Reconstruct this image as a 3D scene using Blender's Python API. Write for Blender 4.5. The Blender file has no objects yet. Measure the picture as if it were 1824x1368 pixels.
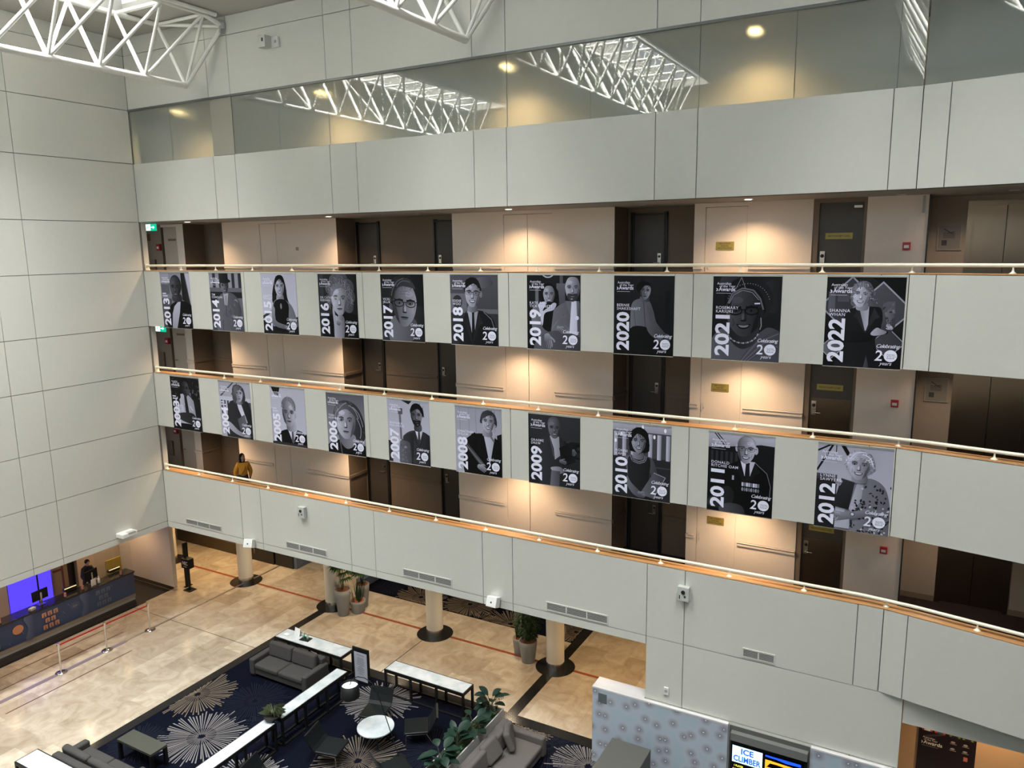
import bpy, math, random
from mathutils import Matrix, Vector
random.seed(7)
PI = math.pi
sc = bpy.context.scene
col = sc.collection

# ---------------------------------------------------------------- camera
cam_d = bpy.data.cameras.new('camera')
cam_d.sensor_fit = 'HORIZONTAL'; cam_d.sensor_width = 36.0
cam_d.lens = 36.0 * 1366.27 / 1824.0
cam_d.clip_start = 0.05; cam_d.clip_end = 300
cam = bpy.data.objects.new('camera', cam_d); col.objects.link(cam)
R0 = (0.87475503, 0.48437197, -0.01369054)     # image right
R1 = (0.0733329, -0.1602582, -0.98434729)      # image down
R2 = (-0.47898426, 0.86005878, -0.17570707)    # view direction
CP = (22.306077, -15.955074, 12.591040)
cam.matrix_world = Matrix(((R0[0], -R1[0], -R2[0], CP[0]), (R0[1], -R1[1], -R2[1], CP[1]),
                           (R0[2], -R1[2], -R2[2], CP[2]), (0, 0, 0, 1)))
sc.camera = cam

# ---------------------------------------------------------------- world, exposure
w = bpy.data.worlds.new('overcast_sky'); sc.world = w; w.use_nodes = True
bgn = w.node_tree.nodes['Background']
bgn.inputs['Color'].default_value = (0.92, 0.96, 1.0, 1); bgn.inputs['Strength'].default_value = 0.8
sc.view_settings.view_transform = 'Standard'; sc.view_settings.look = 'None'
sc.view_settings.gamma = 1.0; sc.view_settings.use_curve_mapping = False
sc.view_settings.exposure = 1.24

# ---------------------------------------------------------------- helpers
def area(name, loc, sx, sy, power, color, rot=(0, 0, 0), spread=PI):
    l = bpy.data.lights.new(name, 'AREA'); l.shape = 'RECTANGLE'; l.size = sx; l.size_y = sy
    l.energy = power; l.color = color; l.spread = spread
    o = bpy.data.objects.new(name, l); o.location = loc; o.rotation_euler = rot; col.objects.link(o); return o
SKYX = (3.4, 12.6, 21.8)          # centre lines of the three rooflights
SKYP = 1900
for sx_ in SKYX:                   # daylight falling through each rooflight
    area('daylight', (sx_, -9.7, 20.9), 3.0, 13.0, SKYP, (1.0, 0.985, 0.94), spread=1.45)

def spot(name, loc, power, color=(1, 0.72, 0.45), size=1.9, blend=0.9, parent=None, r=0.05):
    l = bpy.data.lights.new(name, 'SPOT'); l.energy = power; l.color = color
    l.spot_size = size; l.spot_blend = blend; l.shadow_soft_size = r
    o = bpy.data.objects.new(name, l); o.location = loc; col.objects.link(o)
    if parent: o.parent = parent
    return o

def lin(c):
    def f(x):
        x = x / 255.0
        return x / 12.92 if x <= 0.04045 else ((x + 0.055) / 1.055) ** 2.4
    return (f(c[0]), f(c[1]), f(c[2]), 1.0)

MATS = {}
def mat(name, c, rough=0.6, metal=0.0, spec=0.5, noise=0.0, nscale=30.0, bump=0.0, emit=None, estr=0.0, coat=0.0):
    if name in MATS: return MATS[name]
    m = bpy.data.materials.new(name); m.use_nodes = True; nt = m.node_tree
    b = nt.nodes['Principled BSDF']
    b.inputs['Base Color'].default_value = (c[0], c[1], c[2], 1)
    b.inputs['Roughness'].default_value = rough; b.inputs['Metallic'].default_value = metal
    b.inputs['Specular IOR Level'].default_value = spec
    if coat: b.inputs['Coat Weight'].default_value = coat
    if noise or bump:
        tc = nt.nodes.new('ShaderNodeTexCoord'); n = nt.nodes.new('ShaderNodeTexNoise')
        n.inputs['Scale'].default_value = nscale; n.inputs['Detail'].default_value = 4
        nt.links.new(tc.outputs['Object'], n.inputs['Vector'])
        if noise:
            mr = nt.nodes.new('ShaderNodeMapRange')
            mr.inputs['To Min'].default_value = 1 - noise; mr.inputs['To Max'].default_value = 1 + noise
            nt.links.new(n.outputs['Fac'], mr.inputs['Value'])
            mx = nt.nodes.new('ShaderNodeVectorMath'); mx.operation = 'SCALE'
            mx.inputs[0].default_value = (c[0], c[1], c[2])
            nt.links.new(mr.outputs['Result'], mx.inputs['Scale']); nt.links.new(mx.outputs['Vector'], b.inputs['Base Color'])
        if bump:
            bp = nt.nodes.new('ShaderNodeBump'); bp.inputs['Strength'].default_value = bump; bp.inputs['Distance'].default_value = 0.01
            nt.links.new(n.outputs['Fac'], bp.inputs['Height']); nt.links.new(bp.outputs['Normal'], b.inputs['Normal'])
    if emit:
        b.inputs['Emission Color'].default_value = (emit[0], emit[1], emit[2], 1); b.inputs['Emission Strength'].default_value = estr
    MATS[name] = m; return m

def attr_mat(name, rough=0.5, emit=0.0, spec=.5):
    m = bpy.data.materials.new(name); m.use_nodes = True; nt = m.node_tree
    b = nt.nodes['Principled BSDF']; a = nt.nodes.new('ShaderNodeAttribute'); a.attribute_name = 'Ink'
    nt.links.new(a.outputs['Color'], b.inputs['Base Color']); b.inputs['Roughness'].default_value = rough; b.inputs['Specular IOR Level'].default_value = spec
    if emit:
        nt.links.new(a.outputs['Color'], b.inputs['Emission Color']); b.inputs['Emission Strength'].default_value = emit
    return m

class MB:
    """collects shapes into one mesh"""
    def __init__(s): s.v = []; s.f = []; s.m = []; s.sm = []; s.c = []
    def add(s, verts, faces, mi=0, smooth=False, cols=None):
        k = len(s.v); s.v.extend([tuple(p) for p in verts])
        for f in faces: s.f.append(tuple(i + k for i in f)); s.m.append(mi); s.sm.append(smooth)
        s.c.extend(cols if cols else [(1, 1, 1, 1)] * len(verts)); return s
    def box(s, x0, x1, y0, y1, z0, z1, mi=0):
        return s.add([(x0, y0, z0), (x1, y0, z0), (x1, y1, z0), (x0, y1, z0), (x0, y0, z1), (x1, y0, z1), (x1, y1, z1), (x0, y1, z1)],
                     [(0, 3, 2, 1), (4, 5, 6, 7), (0, 1, 5, 4), (1, 2, 6, 5), (2, 3, 7, 6), (3, 0, 4, 7)], mi)
    def prism(s, pts, z0, z1, mi=0, smooth=False):
        n = len(pts); v = [(p[0], p[1], z0) for p in pts] + [(p[0], p[1], z1) for p in pts]
        f = [tuple(reversed(range(n))), tuple(range(n, 2 * n))] + [(i, (i + 1) % n, n + (i + 1) % n, n + i) for i in range(n)]
        return s.add(v, f, mi, smooth)
    def cyl(s, x, y, z0, z1, r, n=24, mi=0, r2=None, smooth=True):
        r2 = r if r2 is None else r2
        a = [2 * PI * i / n for i in range(n)]
        v = [(x + r * math.cos(t), y + r * math.sin(t), z0) for t in a] + [(x + r2 * math.cos(t), y + r2 * math.sin(t), z1) for t in a]
        s.add(v, [(i, (i + 1) % n, n + (i + 1) % n, n + i) for i in range(n)], mi, smooth)
        return s.add(v, [tuple(reversed(range(n))), tuple(range(n, 2 * n))], mi)
    def lathe(s, prof, x=0, y=0, z=0, n=28, mi=0, sx=1, sy=1):
        v = []; f = []; k = len(prof)
        for i in range(n):
            t = 2 * PI * i / n
            for r, h in prof: v.append((x + r * sx * math.cos(t), y + r * sy * math.sin(t), z + h))
        for i in range(n):
            j = (i + 1) % n
            for q in range(k - 1): f.append((i * k + q, j * k + q, j * k + q + 1, i * k + q + 1))
        return s.add(v, f, mi, True)
    def tube(s, path, r, n=10, mi=0, closed=False, rs=None):
        P = [Vector(p) for p in path]; v = []; f = []
        up = Vector((0, 0, 1)); prev = None
        for i, p in enumerate(P):
            if i == 0: d = P[1] - P[0]
            elif i == len(P) - 1: d = P[-1] - P[-2]
            else: d = (P[i + 1] - P[i - 1])
            d.normalize()
            if prev is None:
                a = d.cross(up)
                if a.length < 1e-3: a = d.cross(Vector((1, 0, 0)))
            else: a = prev - d * prev.dot(d)
            a.normalize(); prev = a; b = d.cross(a)
            rr = rs[i] if rs else r
            for q in range(n):
                t = 2 * PI * q / n; v.append(p + (a * math.cos(t) + b * math.sin(t)) * rr)
        for i in range(len(P) - 1):
            for q in range(n): f.append((i * n + q, i * n + (q + 1) % n, (i + 1) * n + (q + 1) % n, (i + 1) * n + q))
        s.add(v, f, mi, True)
        return s.add([v[i] for i in range(n)] + [v[-n + i] for i in range(n)], [tuple(reversed(range(n))), tuple(range(n, 2 * n))], mi)
    def ball(s, x, y, z, rx, ry=None, rz=None, n=16, m=10, mi=0, rot=None):
        ry = rx if ry is None else ry; rz = rx if rz is None else rz; v = []; f = []
        for i in range(m + 1):
            ph = PI * i / m
            for j in range(n):
                t = 2 * PI * j / n
                p = Vector((rx * math.sin(ph) * math.cos(t), ry * math.sin(ph) * math.sin(t), rz * math.cos(ph)))
                if rot is not None: p = rot @ p
                v.append((x + p.x, y + p.y, z + p.z))
        for i in range(m):
            for j in range(n): f.append((i * n + j, (i + 1) * n + j, (i + 1) * n + (j + 1) % n, i * n + (j + 1) % n))
        return s.add(v, f, mi, True)
    def build(s, name, mats, parent=None, loc=(0, 0, 0), rz=0, color=False, bevel=0, seg=3, sub=0, rot=None):
        me = bpy.data.meshes.new(name); me.from_pydata([tuple(p) for p in s.v], [], s.f)
        for m in (mats if isinstance(mats, (list, tuple)) else [mats]): me.materials.append(m)
        me.polygons.foreach_set('material_index', s.m); me.polygons.foreach_set('use_smooth', s.sm)
        if color:
            at = me.color_attributes.new('Ink', 'FLOAT_COLOR', 'POINT')
            at.data.foreach_set('color', [x for c in s.c for x in c])
        me.update()
        o = bpy.data.objects.new(name, me); col.objects.link(o); o.location = loc
        o.rotation_euler = rot if rot else (0, 0, rz)
        if parent: o.parent = parent
        if bevel:
            b = o.modifiers.new('bevel', 'BEVEL'); b.width = bevel; b.segments = seg; b.limit_method = 'ANGLE'
            me.polygons.foreach_set('use_smooth', [True] * len(me.polygons))
            wn = o.modifiers.new('wn', 'WEIGHTED_NORMAL'); wn.keep_sharp = True
        if sub:
            b = o.modifiers.new('sub', 'SUBSURF'); b.levels = sub; b.render_levels = sub
            me.polygons.foreach_set('use_smooth', [True] * len(me.polygons))
        return o

def thing(name, label, cat, loc=(0, 0, 0), rz=0, group=None):
    o = bpy.data.objects.new(name, None); col.objects.link(o); o.empty_display_size = 0.1
    o.location = loc; o.rotation_euler = (0, 0, rz); o['label'] = label; o['category'] = cat
    if group: o['group'] = group
    return o
def tag(o, label, cat, group=None):
    o['label'] = label; o['category'] = cat
    if group: o['group'] = group
    return o
def struct(o): o['kind'] = 'structure'; return o
def dup(root, loc, rz=None, label=None, group=None):
    r = root.copy(); col.objects.link(r); r.location = loc
    if rz is not None: r.rotation_euler = (0, 0, rz)
    if label: r['label'] = label
    if group: r['group'] = group
    def rec(src, dst):
        for ch in list(src.children):
            c = ch.copy(); col.objects.link(c); c.parent = dst; rec(ch, c)
    rec(root, r); return r

# text outlines, made once per string
TXT = {}
def text_mesh(s, bold=0.0, shear=0.0, space=1.0, cw=1.0):
    key = (s, bold, shear, space)
    if key in TXT: return TXT[key]
    cu = bpy.data.curves.new('t', 'FONT'); cu.body = s; cu.offset = bold; cu.shear = shear; cu.space_character = space
    cu.resolution_u = 3; cu.size = 1.0
    o = bpy.data.objects.new('t', cu); col.objects.link(o)
    bpy.context.view_layer.update()
    me = bpy.data.meshes.new_from_object(o.evaluated_get(bpy.context.evaluated_depsgraph_get()))
    vs = [(v.co.x, v.co.y) for v in me.vertices]; fs = [tuple(p.vertices) for p in me.polygons]
    bpy.data.objects.remove(o); bpy.data.curves.remove(cu); bpy.data.meshes.remove(me)
    TXT[key] = (vs, fs); return TXT[key]

class Ink:
    """draws flat printed shapes on a sheet; (u,t): u right 0..1, t down from the top, both in sheet widths"""
    def __init__(s, put, W, tint=(1.0, 1.0, 1.08), step=0.00035):
        s.put = put; s.W = W; s.k = 0; s.mb = MB(); s.tint = tint; s.step = step
    def g(s, c):
        if isinstance(c, (int, float)):
            c = 255 * (min(255, c) / 255.0) ** getattr(s, 'gamma', 1.0)
            return lin((min(255, c * s.tint[0]), min(255, c * s.tint[1]), min(255, c * s.tint[2])))
        return lin(c)
    def raw(s, pts, faces, cols):
        s.k += 1
        s.mb.add([s.put(u * s.W, t * s.W, s.k * s.step) for u, t in pts], faces, 0, False, cols)
    def poly(s, pts, c): s.raw(pts, [tuple(range(len(pts)))], [s.g(c)] * len(pts))
    def rect(s, u0, t0, u1, t1, c): s.poly([(u0, t0), (u1, t0), (u1, t1), (u0, t1)], c)
    def grad(s, pts, c0, c1, a=0.0):
        d = (math.cos(a), math.sin(a)); q = [p[0] * d[0] + p[1] * d[1] for p in pts]; lo, hi = min(q), max(q)
        A, B = s.g(c0), s.g(c1)
        cs = [tuple(A[i] + (B[i] - A[i]) * (x - lo) / max(1e-6, hi - lo) for i in range(4)) for x in q]
        s.raw(pts, [tuple(range(len(pts)))], cs)
    def grect(s, u0, t0, u1, t1, c0, c1, a=PI / 2): s.grad([(u0, t0), (u1, t0), (u1, t1), (u0, t1)], c0, c1, a)
    def curve(s, ctrl, n=6):
        out = []; m = len(ctrl)
        for i in range(m):
            p0, p1, p2, p3 = ctrl[i - 1], ctrl[i], ctrl[(i + 1) % m], ctrl[(i + 2) % m]
            for j in range(n):
                t = j / n
                out.append(tuple(0.5 * ((2 * p1[k]) + (-p0[k] + p2[k]) * t + (2 * p0[k] - 5 * p1[k] + 4 * p2[k] - p3[k]) * t * t +
                                        (-p0[k] + 3 * p1[k] - 3 * p2[k] + p3[k]) * t ** 3) for k in (0, 1)))
        return out
    def clip(s, pts):
        T = s.H if hasattr(s, 'H') else 1.287
        def cut(P, f, g):
            o = []
            for i in range(len(P)):
                a, b = P[i - 1], P[i]; fa, fb = f(a), f(b)
                if (fa >= 0) != (fb >= 0):
                    t = fa / (fa - fb); o.append((a[0] + (b[0] - a[0]) * t, a[1] + (b[1] - a[1]) * t))
                if fb >= 0: o.append(b)
            return o
        for f in (lambda p: p[0], lambda p: 1 - p[0], lambda p: p[1], lambda p: T - p[1]):
            pts = cut(pts, f, None)
            if len(pts) < 3: return None
        return pts
    def blob(s, ctrl, c0, c1=None, a=0.0, n=5):
        p = s.clip(s.curve(ctrl, n))
        if not p: return
        s.grad(p, c0, c0 if c1 is None else c1, a)
    def shape(s, pts, c0, c1=None, a=0.0):
        p = s.clip(pts)
        if p: s.grad(p, c0, c0 if c1 is None else c1, a)
    def ell(s, u, t, ru, rt, c0, c1=None, a=0.0, rot=0.0, n=22):
        cs, sn = math.cos(rot), math.sin(rot); pts = []
        for i in range(n):
            q = 2 * PI * i / n; x = ru * math.cos(q); y = rt * math.sin(q)
            pts.append((u + x * cs - y * sn, t + x * sn + y * cs))
        p = s.clip(pts)
        if p: s.grad(p, c0, c0 if c1 is None else c1, a)
    def line(s, pts, w_, c):
        V = []; F = []
        for (a, b) in zip(pts[:-1], pts[1:]):
            dx, dy = b[0] - a[0], b[1] - a[1]; L = math.hypot(dx, dy) or 1; nx, ny = -dy / L * w_ / 2, dx / L * w_ / 2
            q = s.clip([(a[0] + nx, a[1] + ny), (b[0] + nx, b[1] + ny), (b[0] - nx, b[1] - ny), (a[0] - nx, a[1] - ny)])
            if q: F.append(tuple(range(len(V), len(V) + len(q)))); V += q
        if V: s.raw(V, F, [s.g(c)] * len(V))
    def text(s, st, u, t, size, c, rot=0.0, bold=0.0, shear=0.0, space=1.0, wx=1.0, fit=None):
        vs, fs = text_mesh(st, bold, shear, space)
        if fit:
            xs = [v[0] for v in vs]; wx = fit / size / (max(xs) - min(xs))
        cs, sn = math.cos(rot), math.sin(rot); pts = []
        for x, y in vs:
            x *= size * wx; y *= size
            pts.append((u + x * cs - y * sn, t - x * sn - y * cs))
        s.raw(pts, fs, [s.g(c)] * len(pts))
# ---------------------------------------------------------------- materials
WALL = mat('painted_panel', (0.60, 0.598, 0.552), 0.75, noise=0.03, nscale=8, bump=0.03)
GAP = mat('joint_shadow', (0.16, 0.16, 0.145), 0.9)  # dark backing that shows in the panel joints
CEIL = mat('ceiling_paint', (0.46, 0.445, 0.41), 0.85, noise=0.02)
CREAM = mat('corridor_cream', (0.84, 0.725, 0.63), 0.75, noise=0.03, nscale=14, bump=0.02)
TAN = mat('lobby_tan', (0.36, 0.30, 0.24), 0.7, noise=0.04)
BROWN = mat('recess_brown', (0.21, 0.155, 0.11), 0.7, noise=0.06, nscale=12)
DKDOOR = mat('dark_door', (0.075, 0.062, 0.052), 0.45, noise=0.08, nscale=10)
BLK = mat('black_paint', (0.012, 0.012, 0.013), 0.45)
BLKM = mat('black_metal', (0.006, 0.006, 0.007), 0.5, spec=.25)
IVORY = mat('ivory_rail', (0.92, 0.88, 0.72), 0.32)
WHITE = mat('white_plastic', (0.78, 0.78, 0.76), 0.4)
GREYP = mat('grey_plastic', (0.42, 0.42, 0.41), 0.5)
STEEL = mat('brushed_steel', (0.58, 0.57, 0.55), 0.25, metal=1.0)
CHROME = mat('chrome', (0.75, 0.74, 0.72), 0.12, metal=1.0)
LIFTM = mat('lift_steel', (0.29, 0.225, 0.165), 0.28, metal=1.0, bump=0.05, nscale=3)
BRASS = mat('brass_plate', (0.42, 0.32, 0.08), 0.4, metal=0.5)
DARKT = mat('engraved_black', (0.03, 0.025, 0.02), 0.6)
RED = mat('fire_red', (0.45, 0.02, 0.03), 0.4)
LAMP = mat('lamp_lens', (1, 0.95, 0.85), 0.4, emit=(1, 0.86, 0.66), estr=9)
TRUSS = mat('white_steel_paint', (0.86, 0.85, 0.80), 0.35)

def wood():
    m = bpy.data.materials.new('oak_capping'); m.use_nodes = True; nt = m.node_tree; b = nt.nodes['Principled BSDF']
    tc = nt.nodes.new('ShaderNodeTexCoord'); mp = nt.nodes.new('ShaderNodeMapping'); n = nt.nodes.new('ShaderNodeTexNoise')
    mp.inputs['Scale'].default_value = (0.8, 18, 18); n.inputs['Scale'].default_value = 4; n.inputs['Detail'].default_value = 6
    cr = nt.nodes.new('ShaderNodeValToRGB'); cr.color_ramp.elements[0].color = (0.42, 0.20, 0.075, 1); cr.color_ramp.elements[1].color = (0.66, 0.36, 0.15, 1)
    nt.links.new(tc.outputs['Object'], mp.inputs[0]); nt.links.new(mp.outputs[0], n.inputs['Vector'])
    nt.links.new(n.outputs['Fac'], cr.inputs[0]); nt.links.new(cr.outputs[0], b.inputs['Base Color']); b.inputs['Roughness'].default_value = 0.4
    return m
WOOD = wood()

def marble_floor():
    m = bpy.data.materials.new('marble_tiles'); m.use_nodes = True; nt = m.node_tree; b = nt.nodes['Principled BSDF']
    L = nt.links.new; N = nt.nodes.new
    tc = N('ShaderNodeTexCoord'); mp = N('ShaderNodeMapping'); mp.inputs['Rotation'].default_value = (0, 0, PI / 2)
    br = N('ShaderNodeTexBrick'); br.offset = 0.5; br.inputs['Scale'].default_value = 1.0
    br.inputs['Brick Width'].default_value = 1.10; br.inputs['Row Height'].default_value = 0.735
    br.inputs['Mortar Size'].default_value = 0.004; br.inputs['Mortar Smooth'].default_value = 0.3
    br.inputs['Color1'].default_value = (0.38, 0.325, 0.262, 1); br.inputs['Color2'].default_value = (0.52, 0.468, 0.392, 1)
    br.inputs['Mortar'].default_value = (0.36, 0.31, 0.245, 1)
    L(tc.outputs['Object'], mp.inputs[0]); L(mp.outputs[0], br.inputs['Vector'])
    n = N('ShaderNodeTexNoise'); n.inputs['Scale'].default_value = 1.5; n.inputs['Detail'].default_value = 8; n.inputs['Distortion'].default_value = 1.6
    n.inputs['Roughness'].default_value = 0.62
    L(tc.outputs['Object'], n.inputs['Vector'])
    cr = N('ShaderNodeValToRGB'); e = cr.color_ramp.elements; e[0].position = 0.33; e[0].color = (0.70, 0.62, 0.52, 1); e[1].position = 0.62; e[1].color = (1.05, 1.03, 1.0, 1)
    L(n.outputs['Fac'], cr.inputs[0])
    mx = N('ShaderNodeMix'); mx.data_type = 'RGBA'; mx.blend_type = 'MULTIPLY'; mx.inputs[0].default_value = 0.75
    L(br.outputs['Color'], mx.inputs[6]); L(cr.outputs[0], mx.inputs[7])
    L(mx.outputs[2], b.inputs['Base Color']); b.inputs['Roughness'].default_value = 0.17; b.inputs['Specular IOR Level'].default_value = 0.45
    return m
MARBLE = marble_floor()
BLKST = mat('black_granite', (0.016, 0.016, 0.016), 0.16, noise=0.3, nscale=60)
REDST = mat('red_marble', (0.26, 0.075, 0.035), 0.2, noise=0.35, nscale=9)
CARPET = mat('navy_carpet', (0.0030, 0.0038, 0.0095), 0.95, spec=0.05, noise=0.35, nscale=120, bump=0.2)
RAYL = mat('carpet_silver', (0.175, 0.165, 0.17), 0.9, noise=0.25, nscale=90)
RAYT = mat('carpet_taupe', (0.14, 0.11, 0.08), 0.9, noise=0.25, nscale=90)
RAYD = mat('carpet_slate', (0.014, 0.016, 0.026), 0.95, spec=.08)
def hallcarpet():
    m = bpy.data.materials.new('hall_carpet'); m.use_nodes = True; nt = m.node_tree; b = nt.nodes['Principled BSDF']
    tc = nt.nodes.new('ShaderNodeTexCoord'); v = nt.nodes.new('ShaderNodeTexVoronoi'); v.inputs['Scale'].default_value = 3.2
    cr = nt.nodes.new('ShaderNodeValToRGB'); e = cr.color_ramp.elements
    e[0].position = 0.0; e[0].color = (0.075, 0.05, 0.045, 1); e[1].position = 0.16; e[1].color = (0.022, 0.012, 0.012, 1)
    nt.links.new(tc.outputs['Object'], v.inputs['Vector']); nt.links.new(v.outputs['Distance'], cr.inputs[0])
    nt.links.new(cr.outputs[0], b.inputs['Base Color']); b.inputs['Roughness'].default_value = 0.95
    return m
HALLC = hallcarpet()

def glass_mat(name, tint, refl, diff, dcol, rough=0.0, frost=False):
    m = bpy.data.materials.new(name); m.use_nodes = True; nt = m.node_tree; N = nt.nodes.new; L = nt.links.new
    nt.nodes.remove(nt.nodes['Principled BSDF']); out = nt.nodes['Material Output']
    tr = N('ShaderNodeBsdfTransparent'); tr.inputs[0].default_value = (*tint, 1)
    if frost:
        rf = N('ShaderNodeBsdfRefraction'); rf.inputs['IOR'].default_value = 1.12; rf.inputs['Roughness'].default_value = 0.55; rf.inputs[0].default_value = (*tint, 1)
        mf = N('ShaderNodeMixShader'); mf.inputs[0].default_value = .8; L(tr.outputs[0], mf.inputs[1]); L(rf.outputs[0], mf.inputs[2]); tr = mf
    gl = N('ShaderNodeBsdfGlossy'); gl.inputs['Roughness'].default_value = rough; gl.inputs[0].default_value = (1, 1, 1, 1)
    df = N('ShaderNodeBsdfDiffuse'); df.inputs[0].default_value = (*dcol, 1)
    m1 = N('ShaderNodeMixShader'); m1.inputs[0].default_value = diff
    m2 = N('ShaderNodeMixShader')
    fr = N('ShaderNodeFresnel'); fr.inputs['IOR'].default_value = 1.5
    ad = N('ShaderNodeMath'); ad.operation = 'ADD'; ad.inputs[1].default_value = refl; ad.use_clamp = True
    L(fr.outputs[0], ad.inputs[0])
    ge_ = N('ShaderNodeNewGeometry'); iv = N('ShaderNodeMath'); iv.operation = 'SUBTRACT'; iv.inputs[0].default_value = 1; L(ge_.outputs['Backfacing'], iv.inputs[1])
    mu = N('ShaderNodeMath'); mu.operation = 'MULTIPLY'; L(ad.outputs[0], mu.inputs[0]); L(iv.outputs[0], mu.inputs[1])
    md = N('ShaderNodeMath'); md.operation = 'MULTIPLY'; md.inputs[1].default_value = diff; L(iv.outputs[0], md.inputs[0]); L(md.outputs[0], m1.inputs[0])
    L(tr.outputs[0], m1.inputs[1]); L(df.outputs[0], m1.inputs[2]); L(m1.outputs[0], m2.inputs[1]); L(gl.outputs[0], m2.inputs[2])
    L(mu.outputs[0], m2.inputs[0]); L(m2.outputs[0], out.inputs[0])
    return m
GLASS = glass_mat('balustrade_glass', (0.86, 0.91, 0.88), 0.09, 0.36, (0.36, 0.41, 0.39), frost=True)
CLEAR = glass_mat('clear_acrylic', (0.96, 0.98, 0.98), 0.0, 0.02, (0.8, 0.8, 0.8))
SKYG = glass_mat('rooflight_glazing', (0.93, 0.96, 0.97), 0.0, 0.0, (0.9, 0.9, 0.9))

# ---------------------------------------------------------------- setting out (metres)
A = [3.627 + 4.426 * k for k in range(5)]; B = [a + 0.884 for a in A]; BX = 21.80
U1, V1, T1, U2, T2, U3, T3, S0, G0, G1, Z5, ZC = 3.42, 3.63, 5.41, 6.94, 8.71, 10.23, 12.00, 13.52, 15.30, 16.89, 18.47, 18.97
FL = (4.45, 7.75, 11.05, 14.35)
WA = math.atan2(-0.19, 1.0)               # the facade turns by this angle past BX
XE = 34.0; YN = -17.6
JX = [0]
for k in range(5): JX += [A[k], B[k]]
JX[-1] = BX

def panels(name, rects, loc, rz, mi=WALL, d=0.05, back=0.26, g=0.0085, parent=None):
    mb = MB()
    for x0, x1, z0, z1 in rects: mb.box(x0 + g, x1 - g, 0.0, d, z0 + g, z1 - g, 0)
    X0 = min(r[0] for r in rects); X1 = max(r[1] for r in rects)
    zs = sorted(set([r[2] for r in rects])); 
    if back:
        for z in zs:
            rr = [r for r in rects if r[2] == z]
            mb.box(min(r[0] for r in rr) + .004, max(r[1] for r in rr) - .004, d - 0.015, back, z + .004, max(r[3] for r in rr) - .004, 1)
    o = mb.build(name, [mi, GAP], parent, loc, rz)
    return struct(o)
def strip(xs, z0, z1): return [(a, b, z0, z1) for a, b in zip(xs[:-1], xs[1:])]
# main facade bands
panels('wall_back_lower', strip(JX[:8] , V1, T1) + strip(JX[:8], U1, V1), (0, 0, 0), 0)
panels('wall_back_lower_right', strip(JX[7:], V1, T1) + strip(JX[7:9] + [22.27], 2.05, V1) + strip([A[3], B[3], 21.36, 22.27], 0.0, 2.05), (0, 0, 0), 0)
panels('wall_back_level_two', strip(JX, U2, T2), (0, 0, 0), 0)
panels('wall_back_level_three', strip(JX, U3, T3), (0, 0, 0), 0)
panels('wall_back_level_four', strip(JX, S0, G0), (0, 0, 0), 0)
panels('wall_back_top', strip(JX, G1, Z5) + strip(JX, Z5, ZC), (0, 0, 0), 0)
WX = [0, 0.44, 4.87, 5.75, 12.2]
wl = (BX, 0, 0)
panels('wall_wing_lower', strip(WX, V1, T1), wl, WA)
panels('wall_wing_level_two', strip(WX, U2, T2), wl, WA)
panels('wall_wing_level_three', strip(WX, U3, T3), wl, WA)
panels('wall_wing_level_four', strip(WX, S0, G0), wl, WA)
panels('wall_wing_top', strip(WX, G1, Z5) + strip(WX, Z5, ZC), wl, WA)
# header over the opening at the right, set back under the wing
struct(MB().box(22.28, XE, 0.02, 0.22, 3.07, 3.62).build('wall_header_right', WALL))
# left wall
LY = [-17.5, -16.9, -12.47, -11.6, -8.87, -8.0, -4.449, -3.578, 0]
LZ = [U1, V1, T1, U2, T2, U3, T3, S0, G0, G1, Z5, ZC]
rr = []
for z0, z1 in zip(LZ[:-1], LZ[1:]): rr += strip([-17.5, -13.4, -12.5, -8.9, -8.02, -4.449, -3.578, 0], z0, z1)
panels('wall_left', rr, (0, 0, 0), PI / 2, back=0.28)
mb = MB()
for z0, z1 in ((T1, U2), (T2, U3), (T3, S0), (G0, G1)): mb.box(-0.27, 0.0, 0.005, 0.235, z0, z1)
struct(mb.build('wall_left_return', WALL))
struct(MB().box(-.03, .012, -.012, .05, U1, ZC).build('trim_corner_joint', GAP))  # dark filler added to stop light leaking at the corner; looks like a joint
struct(MB().box(-3.0, 0.0, .24, .30, G1, ZC).box(-3.0, -2.8, .3, 6.6, U1, 17.1).box(-2.8, 0, .27, 2.0, 16.9, 17.1).box(-.6, -.29, -17.6, .0, U1, ZC).box(-9.2, -.3, -17.6, .3, 5.5, 5.7).box(-2.8, XE, 6.5, 6.7, 3.5, 17.1).build('wall_outer_shell', GAP))  # unseen boxes added to keep outside light from leaking in
# shell behind and beside the camera
struct(MB().box(-0.3, XE, YN - .2, YN, 0, ZC).build('wall_front', WALL))
struct(MB().box(XE, XE + .2, YN - .2, 12, 0, 20).build('wall_right', WALL))
struct(MB().box(-9.2, -9.0, YN, 12, 0, 20).build('wall_far_left', TAN))
struct(MB().box(-9.2, XE, 11.0, 11.2, 0, 20).build('wall_far_back', TAN))
# timber cappings
for i, z in enumerate((T1, T2, T3)):
    mb = MB(); mb.box(0.0, BX, 0.004, 0.30, z + .001, z + 0.02)
    c, s_ = math.cos(WA), math.sin(WA)
    def wp(x, y): return (BX + x * c - y * s_, x * s_ + y * c)
    mb.prism([(BX, .004), wp(12.2, 0.004), wp(12.2, 0.30), (BX, 0.30)], z + .001, z + 0.02)
    struct(mb.build('trim_%d' % (i + 1), WOOD, bevel=0.004, seg=2))

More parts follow.
